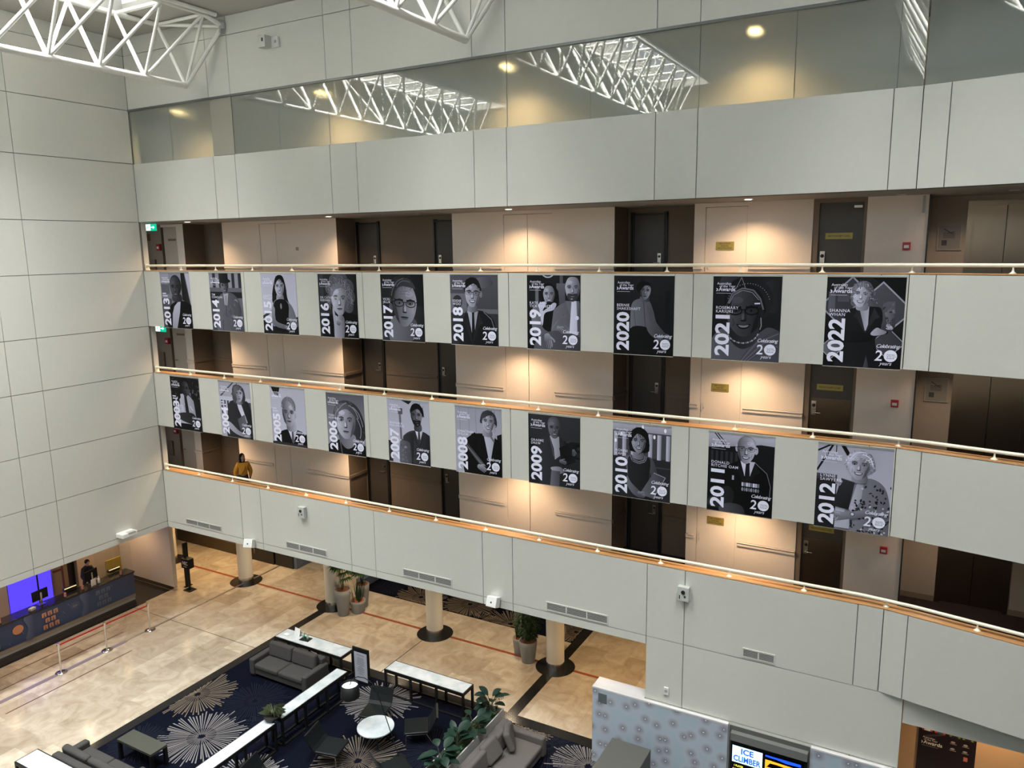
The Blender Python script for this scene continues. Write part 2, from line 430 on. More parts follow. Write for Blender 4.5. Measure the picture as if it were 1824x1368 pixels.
# corridor slabs (carpet on top, painted soffit below)
for i, (zf, zc) in enumerate(((FL[0], U1), (FL[1], U2), (FL[2], U3), (FL[3], S0))):
    mb = MB(); mb.box(-2.8, XE, 0.265, 6.5, zc + .002, zf - .02, 0); mb.box(-2.8, XE, 0.265, 6.5, zf - .02, zf, 1)
    struct(mb.build('floor_level_%d' % (i + 1), [CEIL, HALLC]))
struct(MB().box(-9, -2.8, 0.265, 11, U1 + .002, U1 + .3).build('ceiling_reception_left', CEIL))
struct(MB().box(-9, -0.28, YN, 0.265, U1 + .002, U1 + .3).build('ceiling_reception', CEIL))
struct(MB().box(-2.8, XE, 6.5, 11, U1 + .002, U1 + .3).build('ceiling_lobby', CEIL))
struct(MB().box(-2.8, XE, 2.0, 6.5, 16.9, 17.1).build('ceiling_level_4', CEIL))
struct(MB().box(0.0, XE, 0.05, 2.0, 16.9, 17.1).build('ceiling_gallery', CEIL))
# wing corridor floors (triangle between old line and wing)
for i, (zf, zc) in enumerate(((FL[0], U1 + .21), (FL[1], U2), (FL[2], U3), (FL[3], S0))):
    mb = MB(); P = [(BX + .05, 0.264), wp(.2, .27), wp(12.1, .27), (XE, 0.264)]
    mb.prism(P, zc + .003, zf - .02, 0); mb.prism(P, zf - .02, zf - 0.001, 1)
    struct(mb.build('floor_wing_%d' % (i + 1), [CEIL, HALLC]))

# ---------------------------------------------------------------- corridor back walls, levels 1-4
YB = 2.0
def corridor(L):
    zf = FL[L]; zc = (U2, U3, S0, 16.9)[L]
    seg = [(-0.85, -0.50), (1.43, 3.137), (4.549, 6.353), (10.498, 12.112), (13.532, 15.235), (17.21, 17.47), (18.414, 19.80), (20.86, 22.01)]
    dt = zf + 2.38
    mb = MB()
    if L == 3:
        mb.box(-2.7, XE, YB, YB + .15, zf, zc); struct(mb.build('wall_corridor_4', CREAM)); struct(MB().box(-2.8, -2.7, .27, 6, zf, zc).build('wall_end_4', TAN)); return
    for a, b in seg: mb.box(a, b, YB, YB + .15, zf, zc)
    for a, b in ((-1.65, -0.85), (3.137, 4.549), (12.112, 13.532), (17.47, 18.414)): mb.box(a, b, YB, YB + .15, dt, zc)
    # cream end faces into the recesses
    struct(mb.build('wall_corridor_%d' % (L + 1), CREAM))
    # cupboard doors, a hair proud so their edges read as fine joints
    def door(n, x0, x1, leaves, m, y=YB + .012, z1=dt, knob=None, th=.04):
        r = thing('door_%d' % n, '', ''); del r['label']; del r['category']; r['kind'] = 'structure'
        w_ = (x1 - x0) / leaves
        for i in range(leaves):
            MB().box(x0 + i * w_ + .008, x0 + (i + 1) * w_ - .008, y, y + th, zf + .01, z1 - .01).build('door_leaf', m, r)
        return r
    n = L * 20 + 1
    struct(MB().box(-2.7, -.85, YB + .1, YB + .14, zf, zc).box(3.0, 4.6, YB + .1, YB + .14, zf, dt).box(12, 13.6, YB + .1, YB + .14, zf, dt).box(17.4, 18.5, YB + .1, YB + .14, zf, dt).build('wall_lining_%d' % (L + 1), GAP))
    door(n, 3.137, 4.549, 2, CREAM); door(n + 1, 12.112, 13.532, 2, CREAM)
    d = door(n + 2, 17.47, 18.414, 1, CREAM)
    hb = MB(); hb.tube([(17.56, YB - .0, zf + .98), (17.56, YB - .05, zf + .98), (17.56, YB - .05, zf + 1.14), (17.56, YB - .0, zf + 1.14)], .009, 6); hb.build('handle', WHITE, d)
    d = door(n + 3, -1.60, -0.88, 1, mat('dim_cream_door', (.52, .45, .36), .7), y=YB + .05)
    MB().tube([(-1.5, YB + .05, zf + 1.02), (-1.5, YB - .01, zf + 1.02), (-1.38, YB - .01, zf + 1.02)], .014, 6).build('handle', BRASS, d)
    # service wall at the far left
    struct(MB().box(-2.7, -1.66, YB, YB + .1, zf, zc).build('wall_service_%d' % (L + 1), mat('service_brown', (.28, .23, .17), .7)))
    struct(MB().box(-2.8, -2.7, .27, 6, zf, zc).build('wall_end_%d' % (L + 1), TAN))
    # recesses in brown
    R_ = [(-0.50, 1.43, 2.85), (6.353, 10.498, 2.85), (15.235, 17.21, 2.95)]
    mb = MB()
    for a, b, y in R_:
        mb.box(a - .12, a, YB + .15, y + .1, zf, zc); mb.box(b, b + .12, YB + .15, y + .1, zf, zc); mb.box(a, b, y, y + .1, zf, zc)
        mb.box(a, a + .004, YB + .001, YB + .15, zf, zc); 
    struct(mb.build('wall_recess_%d' % (L + 1), BROWN))
    # room doors: frame, leaf, card lock, handle
    def room(n, x0, x1, y, side, m=DKDOOR, frame=True):
        r = thing('door_%d' % n, '', ''); del r['label']; del r['category']; r['kind'] = 'structure'
        z1 = zf + 2.28; f = MB()
        for k in range(2): f.box(x0 - .10 + k * .06, x0 - .06 + k * .06, y - .05 + k * .02, y, zf, z1 + .08); f.box(x1 + .06 - k * .06, x1 + .10 - k * .06, y - .05 + k * .02, y, zf, z1 + .08)
        f.box(x0 - .1, x1 + .1, y - .05, y, z1, z1 + .05)
        f.build('door_frame', BLK, r); MB().box(x0, x1, y - .02, y - .002, zf + .01, z1).build('door_leaf', m, r)
        xl = x1 - .10 if side > 0 else x0 + .10
        MB().box(xl - .045, xl + .045, y - .045, y - .02, zf + 1.06, zf + 1.34).build('card_lock', STEEL, r)
        MB().ball(xl, y - .05, zf + 1.26, .032, .02, .032, 10, 6).build('reader', BLK, r)
        MB().tube([(xl, y - .045, zf + 1.10), (xl, y - .09, zf + 1.10), (xl - side * .13, y - .09, zf + 1.10)], .012, 6).build('handle', CHROME, r)
        return r
    room(n + 4, 0.72, 1.25, 2.85, 1)
    room(n + 5, 6.52, 7.22, 2.85, 1); room(n + 6, 9.42, 10.25, 2.85, -1)
    room(n + 7, 15.42, 16.18, 2.95, 1)
    # fire door
    r = thing('door_%d' % (n + 8), '', ''); del r['label']; del r['category']; r['kind'] = 'structure'
    f = MB(); f.box(19.80, 19.92, YB + .02, YB + .30, zf, zc).box(20.80, 20.86, YB + .02, YB + .30, zf, zc).box(19.92, 20.80, YB + .02, YB + .3, zf + 2.38, zc)
    f.build('door_frame', BROWN, r); MB().box(19.92, 20.80, YB + .08, YB + .12, zf, zf + 2.38).build('door_leaf', DKDOOR, r)
    MB().box(19.95, 20.77, YB + .072, YB + .08, zf + .06, zf + 1.42).build('kick_plate', mat('bronze_plate', (0.16, 0.12, 0.085), 0.32, metal=0.9), r) if L < 2 else None
    MB().box(19.97, 20.07, YB + .04, YB + .072, zf + 1.04, zf + 1.36).build('card_lock', STEEL, r)
    MB().ball(20.02, YB + .04, zf + 1.26, .04, .02, .04, 10, 6).build('reader', BLK, r)
    MB().tube([(20.02, YB + .04, zf + 1.10), (20.02, YB - .01, zf + 1.10), (20.17, YB - .01, zf + 1.10)], .012, 6).build('handle', CHROME, r)
    MB().box(20.60, 20.76, YB + .05, YB + .078, zf + 2.26, zf + 2.31).build('closer', STEEL, r)
    # lift lobby
    yl = 3.1; x0, x1 = 22.80, 24.02
    mb = MB(); mb.box(22.01, x0 - .1, yl, yl + .2, zf, zc); mb.box(x1 + .1, 33, yl, yl + .2, zf, zc); mb.box(x0 - .1, x1 + .1, yl, yl + .2, zf + 2.36, zc)
    mb.box(21.89, 22.01, YB + .15, yl + .2, zf, zc)
    struct(mb.build('wall_lift_lobby_%d' % (L + 1), TAN))
    struct(MB().box(22.01, x0 - .1, yl - .015, yl, zf, zf + .13).box(x1 + .1, 33, yl - .015, yl, zf, zf + .13).build('baseboard_lift_%d' % (L + 1), BROWN))
    struct(MB().box(21.99, 22.02, YB - .01, YB + .02, zf, zc).build('trim_corner_%d' % (L + 1), DARKT))
    r = thing('door_%d' % (n + 9), '', ''); del r['label']; del r['category']; r['kind'] = 'structure'
    MB().box(x0 - .1, x0, yl - .02, yl + .15, zf, zf + 2.36).box(x1, x1 + .1, yl - .02, yl + .15, zf, zf + 2.36).box(x0, x1, yl - .02, yl + .15, zf + 2.26, zf + 2.36).build('door_frame', LIFTM, r)
    xm = (x0 + x1) / 2
    for a, b in ((x0, xm - .006), (xm + .006, x1)): MB().box(a, b, yl + .10, yl + .13, zf, zf + 2.26).build('door_leaf', LIFTM, r)
    # chair rails
    mb = MB()
    for a, b in ((1.43, 3.05), (4.62, 6.353), (10.498, 12.05), (13.60, 15.235), (17.21, 17.42), (18.47, 19.80), (-.85, -.52)):
        mb.box(a, b, YB - .035, YB, zf + 0.97, zf + 1.07); mb.box(a, b, YB - .055, YB, zf + 1.05, zf + 1.07)
    struct(mb.build('trim_chair_rail_%d' % (L + 1), CREAM, bevel=0.006, seg=1))
    mb = MB()
    for a, b, y in ((-.42, .60, 2.85), (7.36, 9.28, 2.85), (16.35, 17.21, 2.95)): mb.box(a, b, y - .04, y, zf + .97, zf + 1.07)
    for a, y in ((-.50, 2.85), (6.353, 2.85), (15.235, 2.95)): mb.box(a, a + .04, YB + .02, y - .02, zf + .97, zf + 1.07)
    struct(mb.build('trim_recess_rail_%d' % (L + 1), BROWN, bevel=0.006, seg=1))
for L in range(4): corridor(L)

# ---------------------------------------------------------------- gallery glass, level 4
ge = [0.012, 1.85, 3.63, 4.51, 6.28, 8.06, 10.84, 13.37, 15.43, 17.79, 19.61, 21.37, 21.79]; gx = [(a + .003, b - .003) for a, b in zip(ge[:-1], ge[1:]) if a != 3.63]
struct(MB().box(ge[1] - .007, ge[1] + .007, .043, .05, G0, G1 - .03).build('trim_glass_joint_1', DARKT))
for j, x in enumerate(ge[2:-1]): struct(MB().box(x - .007, x + .007, .043, .05, G0, G1 - .03).build('trim_glass_joint_%d' % (j + 2), DARKT))
for i, (a, b) in enumerate(gx):
    o = MB().box(a, b, 0.03, 0.042, G0 - .002, G1 - .03).build('window_%d' % (i + 1), GLASS); struct(o)
o = MB().box(.01, 4.4, 0.03, 0.042, G0, G1 - .03).box(4.42, 12, .03, .042, G0, G1 - .03).build('window_19', GLASS, None, wl, WA); struct(o)
struct(MB().box(3.64, 4.50, 0.02, 0.75, G0 + .005, G1).build('trim_gallery_pier', mat('pier_beige', (0.33, 0.315, 0.26), .8)))
struct(MB().box(0, BX, -0.03, 0.09, G1 - .035, G1 + .02).build('trim_glass_head', mat('anodised_grey', (0.16, 0.165, 0.16), .4, metal=.5)))
struct(MB().box(0, 12, -0.03, 0.09, G1 - .035, G1 + .02).build('trim_glass_head_wing', MATS['anodised_grey'], None, wl, WA))

# ---------------------------------------------------------------- atrium ceiling and rooflights
W2 = 1.05; RY0, RY1 = -16.4, -1.55
mb = MB(); xs = [-3.0]
for c in SKYX: xs += [c - W2, c + W2]
xs.append(XE)
for i in range(0, len(xs), 2): mb.box(xs[i], xs[i + 1], YN, 0.3, ZC, ZC + .25)
for c in SKYX: mb.box(c - W2, c + W2, YN, RY0, ZC, ZC + .25); mb.box(c - W2, c + W2, RY1, 0.3, ZC, ZC + .25)
struct(mb.build('ceiling', CEIL))
for q, c in enumerate(SKYX):
    # kerb and barrel glazing
    mb = MB()
    mb.box(c - W2 - .08, c - W2, RY0, RY1, ZC + .25, ZC + .75).box(c + W2, c + W2 + .08, RY0, RY1, ZC + .25, ZC + .75)
    struct(mb.build('trim_rooflight_kerb_%d' % (q + 1), CEIL))
    gl = MB(); fr = MB(); n = 8; z0 = ZC + .75
    arc = [(c + (W2 + .04) * math.cos(PI - PI * i / n), z0 + (W2 + .04) * 0.8 * math.sin(PI * i / n)) for i in range(n + 1)]
    for i in range(n):
        (xa, za), (xb, zb) = arc[i], arc[i + 1]
        gl.add([(xa, RY0, za), (xb, RY0, zb), (xb, RY1, zb), (xa, RY1, za)], [(0, 1, 2, 3)])
    for i in range(n + 1): fr.tube([(arc[i][0], RY0, arc[i][1]), (arc[i][0], RY1, arc[i][1])], .022, 6)
    yy = RY1
    while yy > RY0: fr.tube([(x, yy, z) for x, z in arc], .03, 6); yy -= 0.64
    for ye in (RY0, RY1):
        gl.add([(x, ye, z) for x, z in arc], [tuple(range(n + 1))])
    w_ = thing('window_%d' % (20 + q), '', ''); del w_['label']; del w_['category']; w_['kind'] = 'structure'
    gl.build('window_pane', SKYG, w_); fr.build('window_frame', TRUSS, w_)
    struct(MB().tube([(c - W2 - .0, RY1 + .35, ZC - .06), (c - W2, RY0, ZC - .06)], .06, 8).tube([(c + W2 + .12, -0.35, ZC - .06), (c + W2 + .12, RY0, ZC - .06)], .06, 8).build('trim_rooflight_tube_%d' % (q + 1), TRUSS))
# clerestory windows high behind the camera
gw = mat('frosted_daylight', (0.6, 0.7, 0.8), .6, emit=(0.55, 0.72, 0.9), estr=0.9)
for i in range(9):
    x = 1.2 + i * 3.3
    r = thing('window_%d' % (30 + i), '', ''); del r['label']; del r['category']; r['kind'] = 'structure'
    MB().box(x, x + 2.6, YN, YN + .03, 15.2, 18.1).build('window_pane', gw, r)
    MB().box(x - .08, x, YN, YN + .1, 15.1, 18.2).box(x + 2.6, x + 2.68, YN, YN + .1, 15.1, 18.2).box(x + 1.26, x + 1.34, YN, YN + .08, 15.2, 18.1).box(x, x + 2.6, YN, YN + .1, 18.1, 18.2).box(x, x + 2.6, YN, YN + .1, 15.1, 15.2).box(x, x + 2.6, YN, YN + .08, 16.9, 16.98).build('window_frame', DARKT, r)

# trusses: one bottom chord, two top chords, struts
unit = MB(); unit.cyl(0, 0, 0, 1, 1, 10); um = unit.build('tmp', TRUSS); UM = um.data; bpy.data.objects.remove(um)
UM.name = 'strut'
def rod(name, a, b, r, parent):
    a = Vector(a); b = Vector(b); d = b - a
    o = bpy.data.objects.new(name, UM); col.objects.link(o)
    q = d.to_track_quat('Z', 'Y'); o.parent = parent
    o.matrix_local = Matrix.Translation(a) @ q.to_matrix().to_4x4() @ Matrix.Diagonal((r, r, d.length, 1)); return o
def truss(c, y0, label):
    t = thing('roof_truss', label, 'roof truss', (c, 0, ZC), group='white tubular roof trusses'); n = 12; p = 1.285
    zb = 17.17 - ZC; zt = -0.07; hw = 0.95
    B_ = [(0, y0 - p * i, zb) for i in range(n)]; TL = [(-hw, y0 - p * i - .03, zt) for i in range(n)]; TR = [(hw, y0 - p * i - .03, zt) for i in range(n)]
    MB().tube([B_[0], B_[-1]], .085, 12).build('bottom_chord', TRUSS, t)
    MB().tube([TL[0], TL[-1]], .065, 10).build('top_chord', TRUSS, t); MB().tube([TR[0], TR[-1]], .05, 10).build('top_chord', TRUSS, t)
    for i in range(n):
        rod('strut', B_[i], TL[i], .055, t); rod('strut', B_[i], TR[i], .042, t); rod('strut', TL[i], TR[i], .045, t)
        if i < n - 1: rod('strut', B_[i + 1], TR[i], .045, t); rod('strut', B_[i + 1], TL[i], .045, t) if i % 3 == 2 else None
    e = (hw + .12, -.06, -.28)
    MB().tube([B_[0], e], .06, 10).build('end_strut', TRUSS, t); MB().tube([TR[0], e], .06, 10).tube([TL[0], e], .05, 8).build('end_strut', TRUSS, t)
    MB().box(e[0] - .03, e[0] + .03, -.16, -.001, -.45, -.12).cyl(e[0], -.06, -.36, -.2, .09).build('bracket', GREYP, t)
truss(3.4, -0.55, 'white tubular truss under the rooflight in the upper left corner')
truss(12.6, -0.45, 'white tubular truss whose tip hangs at top centre above the glass')
truss(21.8, -0.50, 'white tubular truss above the right end, seen mirrored in the gallery glass')

# ---------------------------------------------------------------- lobby floor
struct(MB().box(-9, XE, YN, 11, -0.2, 0).build('floor', MARBLE))
def inlay(name, rects, m, z=0.003, extra=None):
    mb = MB()
    for x0, x1, y0, y1 in rects: mb.box(x0, x1, y0, y1, 0.0, z)
    if extra: extra(mb)
    return struct(mb.build(name, m))
CX = [-4.81, -0.38, 4.05, 8.47, 12.90]; CY = 3.4
inlay('floor_black_strips', [(3.86, 4.17, YN, CY), (4.17, XE, 0.33, 0.68), (12.75, 13.07, 0.68, 7.2), (-2.9, -2.22, -9, 0.42), (-5.2, -2.3, 0.42, 1.5), (3.5, 12.75, 7.0, 7.3)], BLKST, 0.003,
      lambda mb: [mb.cyl(x, CY, 0.0, 0.006, 0.60, 48) for x in CX])
inlay('floor_red_line', [(a + .6, b - .6, 3.37, 3.48) for a, b in zip(CX[:-1], CX[1:])] + [(13.5, 22, 3.37, 3.48)], REDST, 0.003)
inlay('floor_metal_strip', [(-0.33, -0.25, -9, 7)], mat('floor_steel', (0.25, 0.24, 0.23), .35, metal=.7), 0.0065)
inlay('floor_joint', [(-2.2, 3.86, -.095, -.075), (8.35, 8.38, 0.68, 2.8)], DARKT, 0.0025)
QL = mat('queue_line', (0.09, 0.03, 0.03), .4)
inlay('floor_queue_lines', [(-1.66, -1.62, -9, -1.4), (-0.95, -0.91, -9, -1.4), (0.42, 0.46, -5.9, -2.04)], QL, 0.003)
inlay('floor_tape', [(-0.36, -0.2, -9, -1.75)], mat('lilac_tape', (0.16, 0.13, 0.17), .4), 0.0075)
# carpets with starbursts
def carpet(name, rects, bursts):
    mb = MB()
    for x0, x1, y0, y1 in rects: mb.box(x0, x1, y0, y1, 0, 0.008, 0)
    rnd = random.Random(3)
    for (x, y, r, mi, ins) in bursts:
        n = 78 if mi < 3 else 70
        for i in range(n):
            a = 2 * PI * (i + rnd.uniform(-.3, .3)) / n; r1 = r * rnd.uniform(.72, 1.0); r0 = r * rnd.uniform(.06, .10) if i % 2 else r * .3
            w0, w1 = .004, (.0165 if mi < 3 else .009); d = (math.cos(a), math.sin(a)); nn = (-d[1], d[0]); z = 0.0095 + (i % 5) * .0004
            P = [(x + d[0] * r0 + nn[0] * w0, y + d[1] * r0 + nn[1] * w0), (x + d[0] * r0 - nn[0] * w0, y + d[1] * r0 - nn[1] * w0),
                 (x + d[0] * r1 - nn[0] * w1, y + d[1] * r1 - nn[1] * w1), (x + d[0] * r1 + nn[0] * w1, y + d[1] * r1 + nn[1] * w1)]
            ok = any(all(x0 <= p[0] <= x1 and y0 <= p[1] <= y1 for p in P) for x0, x1, y0, y1 in rects)
            if not ok:
                for k in range(12):
                    f = 1 - (k + 1) / 12.5; rq = r0 + (r1 - r0) * f
                    Q = [P[0], P[1], (x + d[0] * rq - nn[0] * w1, y + d[1] * rq - nn[1] * w1), (x + d[0] * rq + nn[0] * w1, y + d[1] * rq + nn[1] * w1)]
                    if any(all(x0 <= p[0] <= x1 and y0 <= p[1] <= y1 for p in Q) for x0, x1, y0, y1 in rects): P = Q; ok = True; break
            if ok: mb.add([(p[0], p[1], z) for p in P], [(0, 1, 2, 3)], mi)
    return struct(mb.build(name, [CARPET, RAYL, RAYT, RAYD]))
carpet('floor_carpet_lounge', [(4.17, XE, YN, 0.33)], [(4.42, -2.75, 1.15, 2, 0), (6.15, -4.02, 1.22, 1, 0), (6.15, -2.2, 1.05, 3, 0), (4.9, -5.0, .9, 3, 0), (10.45, -2.85, 1.25, 2, 0),
        (9.35, -.55, 1.15, 1, 0), (8.5, -4.6, 1.0, 1, 0), (11.9, -1.6, 1.0, 3, 0), (15.6, -.35, 1.15, 1, 0), (14.4, -.1, .9, 3, 0), (7.5, -2.6, 1.0, 3, 0), (5.4, -7.6, 1.1, 3, 0), (8.9, -5.9, 1.1, 2, 0), (13.6, .2, .8, 2, 0), (14.2, -3.4, 1.2, 1, 0), (12.0, -4.6, 1.2, 2, 0), (16.8, -3.3, 1.2, 1, 0), (18.6, -1.4, 1.2, 2, 0)])
carpet('floor_carpet_rear', [(4.12, 12.75, 4.9, 7.0)], [(6.5, 5.35, 1.1, 2, 0), (4.9, 5.6, .8, 3, 0), (8.4, 5.7, 1.1, 2, 0), (10.4, 5.1, 1.1, 2, 0), (9.3, 4.75, .8, 2, 0), (12.6, 5.6, 1.0, 2, 0)])
struct(MB().box(3.85, 4.12, 4.9, 7.0, 0, .35).build('wall_planter_edge', mat('blue_grey_glass', (0.10, 0.13, 0.18), .25)))
# columns
COLM = mat('column_cream', (0.66, 0.62, 0.54), .55)
for i, x in enumerate(CX):
    t = thing('column', ['round cream column hidden behind the reception side wall', 'round cream column nearest the sign stand, at the left', 'round cream column with two plant pots beside it', 'round cream column between the two groups of potted plants', 'round cream column at the right with three grey pots behind it'][i], 'column', (x, CY, 0.006), group='round lobby columns')
    MB().cyl(0, 0, 0.20, U1 - .01, .275, 40).build('shaft', COLM, t)
    MB().cyl(0, 0, 0.0, .20, .283, 40).build('base_ring', STEEL, t)
# ---------------------------------------------------------------- award banners
PRINT = attr_mat('printed_vinyl', 0.6, spec=.12)
def hb(k, ctrl, c0, c1=None, a=0.0, n=46):
    """hair mass with strands running from the rim inwards"""
    k.blob(ctrl, c0, c1, a); P = k.curve(ctrl, 5); cu = sum(p[0] for p in P) / len(P); ct = sum(p[1] for p in P) / len(P)
    rn = random.Random(int(cu * 1000) + len(P)); c1 = c0 if c1 is None else c1
    for i in range(n):
        p = P[rn.randrange(len(P))]; f = rn.uniform(.05, .20); q = (p[0] + (cu - p[0]) * f + rn.uniform(-.03, .03), p[1] + (ct - p[1]) * f + rn.uniform(-.05, .05))
        p2 = (p[0] + (cu - p[0]) * .04 + rn.uniform(-.015, .015), p[1] + (ct - p[1]) * .04); k.line([p2, ((p2[0] + q[0]) / 2 + rn.uniform(-.01, .01), (p2[1] + q[1]) / 2), q], .007, max(8, (c0 if rn.random() < .5 else c1) * rn.uniform(.7, 1.35)))
def folds(k, u0, t0, u1, t1, n, c, seed=1):
    rn = random.Random(seed)
    for i in range(n):
        u = rn.uniform(u0, u1); t = rn.uniform(t0, t1); d = rn.uniform(-.12, .12); L = rn.uniform(.05, .16); k.line([(u, t), (u + d * .6, t + L * .6), (u + d, t + L)], rn.uniform(.004, .012), c * rn.uniform(.7, 1.35))
def face(k, u, t, h, lo, hi, side=1, smile=0, glasses=0, rot=0.0, wide=.74, brow=30, beard=None, wrinkle=0):
    """face centred at u,t, half height h; side=+1 lit from the left"""
    cs, sn = math.cos(rot), math.sin(rot)
    def P(x, y): return (u + (x * cs - y * sn) * h, t + (x * sn + y * cs) * h)
    a = 0 if side > 0 else PI
    w_ = wide
    k.blob([P(-w_ * .95, -.35), P(-w_ * .6, -.92), P(0, -1.05), P(w_ * .6, -.92), P(w_ * .95, -.35), P(w_ * .93, .15), P(w_ * .72, .62), P(w_ * .33, .97), P(0, 1.05), P(-w_ * .33, .97), P(-w_ * .72, .62), P(-w_ * .93, .15)], hi, lo, a)
    m = (lo + hi) / 2; s = side
    k.ell(*P(-.26 * s, -.58), .24 * h, .15 * h, min(255, hi * 1.02), hi * .97, a)               # forehead
    for x in (-.33, .33):                                                                  # sockets, eyes, brows
        k.ell(*P(x, -.16), .20 * h, .13 * h, m * .80, m * .70, a, rot)
        k.ell(*P(x, -.11), .12 * h, .038 * h, m * 1.02, m * .9, a, rot, 12)
        k.ell(*P(x, -.11), .058 * h, .050 * h, 20, 20, 0, 0, 10)
        k.shape([P(x - .2, -.27), P(x, -.35), P(x + .2, -.29), P(x + .19, -.23), P(x, -.28), P(x - .19, -.21)], brow)
    k.shape([P(.02 * s, -.18), P(.13 * s, .02), P(.17 * s, .30), P(.02 * s, .34), P(.05 * s, .1)], lo * .92, m * .9, a)
    k.ell(*P(-.02 * s, .18), .06 * h, .17 * h, min(255, hi * 1.08), hi, a, rot, 12)
    k.ell(*P(.0, .335), .14 * h, .04 * h, lo * .62, lo * .62, 0, rot, 12)
    k.ell(*P(-.40 * s, .22), .20 * h, .17 * h, min(255, hi * 1.02), (hi + m) / 2, a, rot, 14)
    k.shape([P(.78 * w_ * s, -.1), P(.95 * w_ * s, .1), P(.72 * w_ * s, .66), P(.38 * w_ * s, .95), P(.52 * w_ * s, .55)], lo * .85, lo * .95, a)
    if beard:
        k.blob([P(-.5, .45), P(-.2, .40), P(0, .44), P(.2, .40), P(.5, .45), P(.44, .85), P(0, 1.12), P(-.44, .85)], beard, beard * .8, a)
    if smile:
        k.blob([P(-.30, .49), P(-.1, .52), P(.1, .52), P(.30, .49), P(.2, .66), P(0, .72), P(-.2, .66)], lo * .55, lo * .5, a)
        k.blob([P(-.23, .535), P(0, .555), P(.23, .535), P(.14, .62), P(0, .645), P(-.14, .62)], min(228, hi * .9 + 60))
        k.line([P(-.48, .22), P(-.42, .42), P(-.46, .58)], .02 * h, lo * .85); k.line([P(.48, .22), P(.42, .42), P(.46, .58)], .02 * h, lo * .85)
    else:
        k.ell(*P(0, .585), .25 * h, .045 * h, lo * .55, lo * .55, 0, rot, 14)
        k.ell(*P(0, .66), .19 * h, .045 * h, m * .88, m * .8, a, rot, 14)
    k.ell(*P(-.08 * s, .88), .12 * h, .06 * h, (hi + m) / 2, m, a, rot, 14)
    if wrinkle:
        for y in (-.55, -.68): k.line([P(-.3, y), P(0, y - .03), P(.3, y)], .02 * h, m * .8)
    for q_ in ((-.75 * w_ * s, .55, .2), ):
        k.ell(*P(-.80 * w_ * s, .1), .05 * h, .35 * h, (hi + m) / 2, hi, a, rot, 12)
    if glasses:
        for x in (-.36, .36):
            q = [P(x + .29 * math.cos(b), -.10 + .17 * math.sin(b)) for b in [2 * PI * i / 14 for i in range(15)]]
            k.line(q, .045 * h * glasses, 14)
            k.line([P(x - .26, -.26), P(x + .26, -.26)], .06 * h * glasses, 14)
        k.line([P(-.08, -.16), P(.08, -.16)], .04 * h, 14)
        k.line([P(.62, -.18), P(.8, -.2)], .04 * h, 14); k.line([P(-.62, -.18), P(-.8, -.2)], .04 * h, 14)
def neck(k, u, t, w_, h, lo, hi, side=1): k.blob([(u - w_, t), (u + w_, t), (u + w_ * 1.25, t + h), (u, t + h * 1.25), (u - w_ * 1.25, t + h)], hi, lo, 0 if side > 0 else PI)
def bust(k, u, t, w_, H, c0, c1, a=0.0, sl=.12):
    """shoulders and chest down to the sheet edge; t = neck base, w_ = half width"""
    k.blob([(u - w_ * .35, t), (u + w_ * .35, t), (u + w_ * .85, t + sl), (u + w_ * 1.02, t + sl * 2.3), (u + w_ * 1.08, H), (u, H + .15), (u - w_ * 1.08, H), (u - w_ * 1.02, t + sl * 2.3), (u - w_ * .85, t + sl)], c0, c1, a)
    folds(k, max(0.02, u - w_ * .8), t + sl * 2, min(.95, u + w_ * .8), H - .2, 22, (c0 + c1) / 2, int(u * 100))
def shirt(k, u, t, w_, h, c=215, tie=None, tw=.028):
    k.shape([(u - w_, t), (u + w_, t), (u + w_ * .4, t + h * .6), (u, t + h), (u - w_ * .4, t + h * .6)], c, c * .85, 0)
    if tie is not None:
        k.shape([(u - tw, t + .02), (u + tw, t + .02), (u + tw * .8, t + .06), (u + tw * 1.3, t + h * .9), (u, t + h), (u - tw * 1.3, t + h * .9), (u - tw * .8, t + .06)], tie, tie * 1.3, 0)
def lapels(k, u, t, w_, h, c):
    for s in (-1, 1):
        k.line([(u + s * w_, t), (u + s * w_ * .5, t + h * .5), (u, t + h)], .012, c)
        k.shape([(u + s * w_, t), (u + s * w_ * 1.7, t + h * .35), (u + s * w_ * 1.15, t + h * .42), (u, t + h), (u + s * w_ * .45, t + h * .55)], c * .8, c, 0)
def hand(k, u, t, s, lo, hi, rot=0.0):
    cs, sn = math.cos(rot), math.sin(rot)
    def P(x, y): return (u + (x * cs - y * sn) * s, t + (x * sn + y * cs) * s)
    k.blob([P(-.6, -.4), P(.3, -.5), P(.6, 0), P(.3, .5), P(-.6, .4), P(-.8, 0)], hi, lo, PI / 2)
    for i in range(4):
        y = -.4 + i * .27; k.line([P(.2, y), P(.95 - abs(i - 1.3) * .1, y + .03), P(1.3 - abs(i - 1.3) * .15, y + .12)], .2 * s, hi * (.95 - i * .08)); k.line([P(.2, y + .13), P(1.1, y + .2)], .045 * s, lo * .6)
    k.line([P(-.2, -.45), P(.35, -.85), P(.6, -.8)], .2 * s, hi)
def hairstrands(k, pts, w_, c, n=1):
    for p in pts: k.line(k.curve(p, 4)[:(len(p) - 1) * 4 + 1] if len(p) > 2 else p, w_, c)
def scatter(k, u0, t0, u1, t1, n, r, c0, c1, seed=1):
    rn = random.Random(seed)
    for i in range(n):
        q = rn.uniform(c0, c1); k.ell(rn.uniform(u0, u1), rn.uniform(t0, t1), r * rn.uniform(.4, 1.3), r * rn.uniform(.4, 1.3), q, q, 0, rn.uniform(0, 3), 7)
H_ = 1.287
def columns_bg(k, u0, u1, n, t0, t1, c, d):
    for i in range(n):
        a = u0 + (u1 - u0) * i / n; w_ = (u1 - u0) / n; k.rect(a, t0, a + w_ * .55, t1, c); k.rect(a + w_ * .55, t0, a + w_, t1, d)

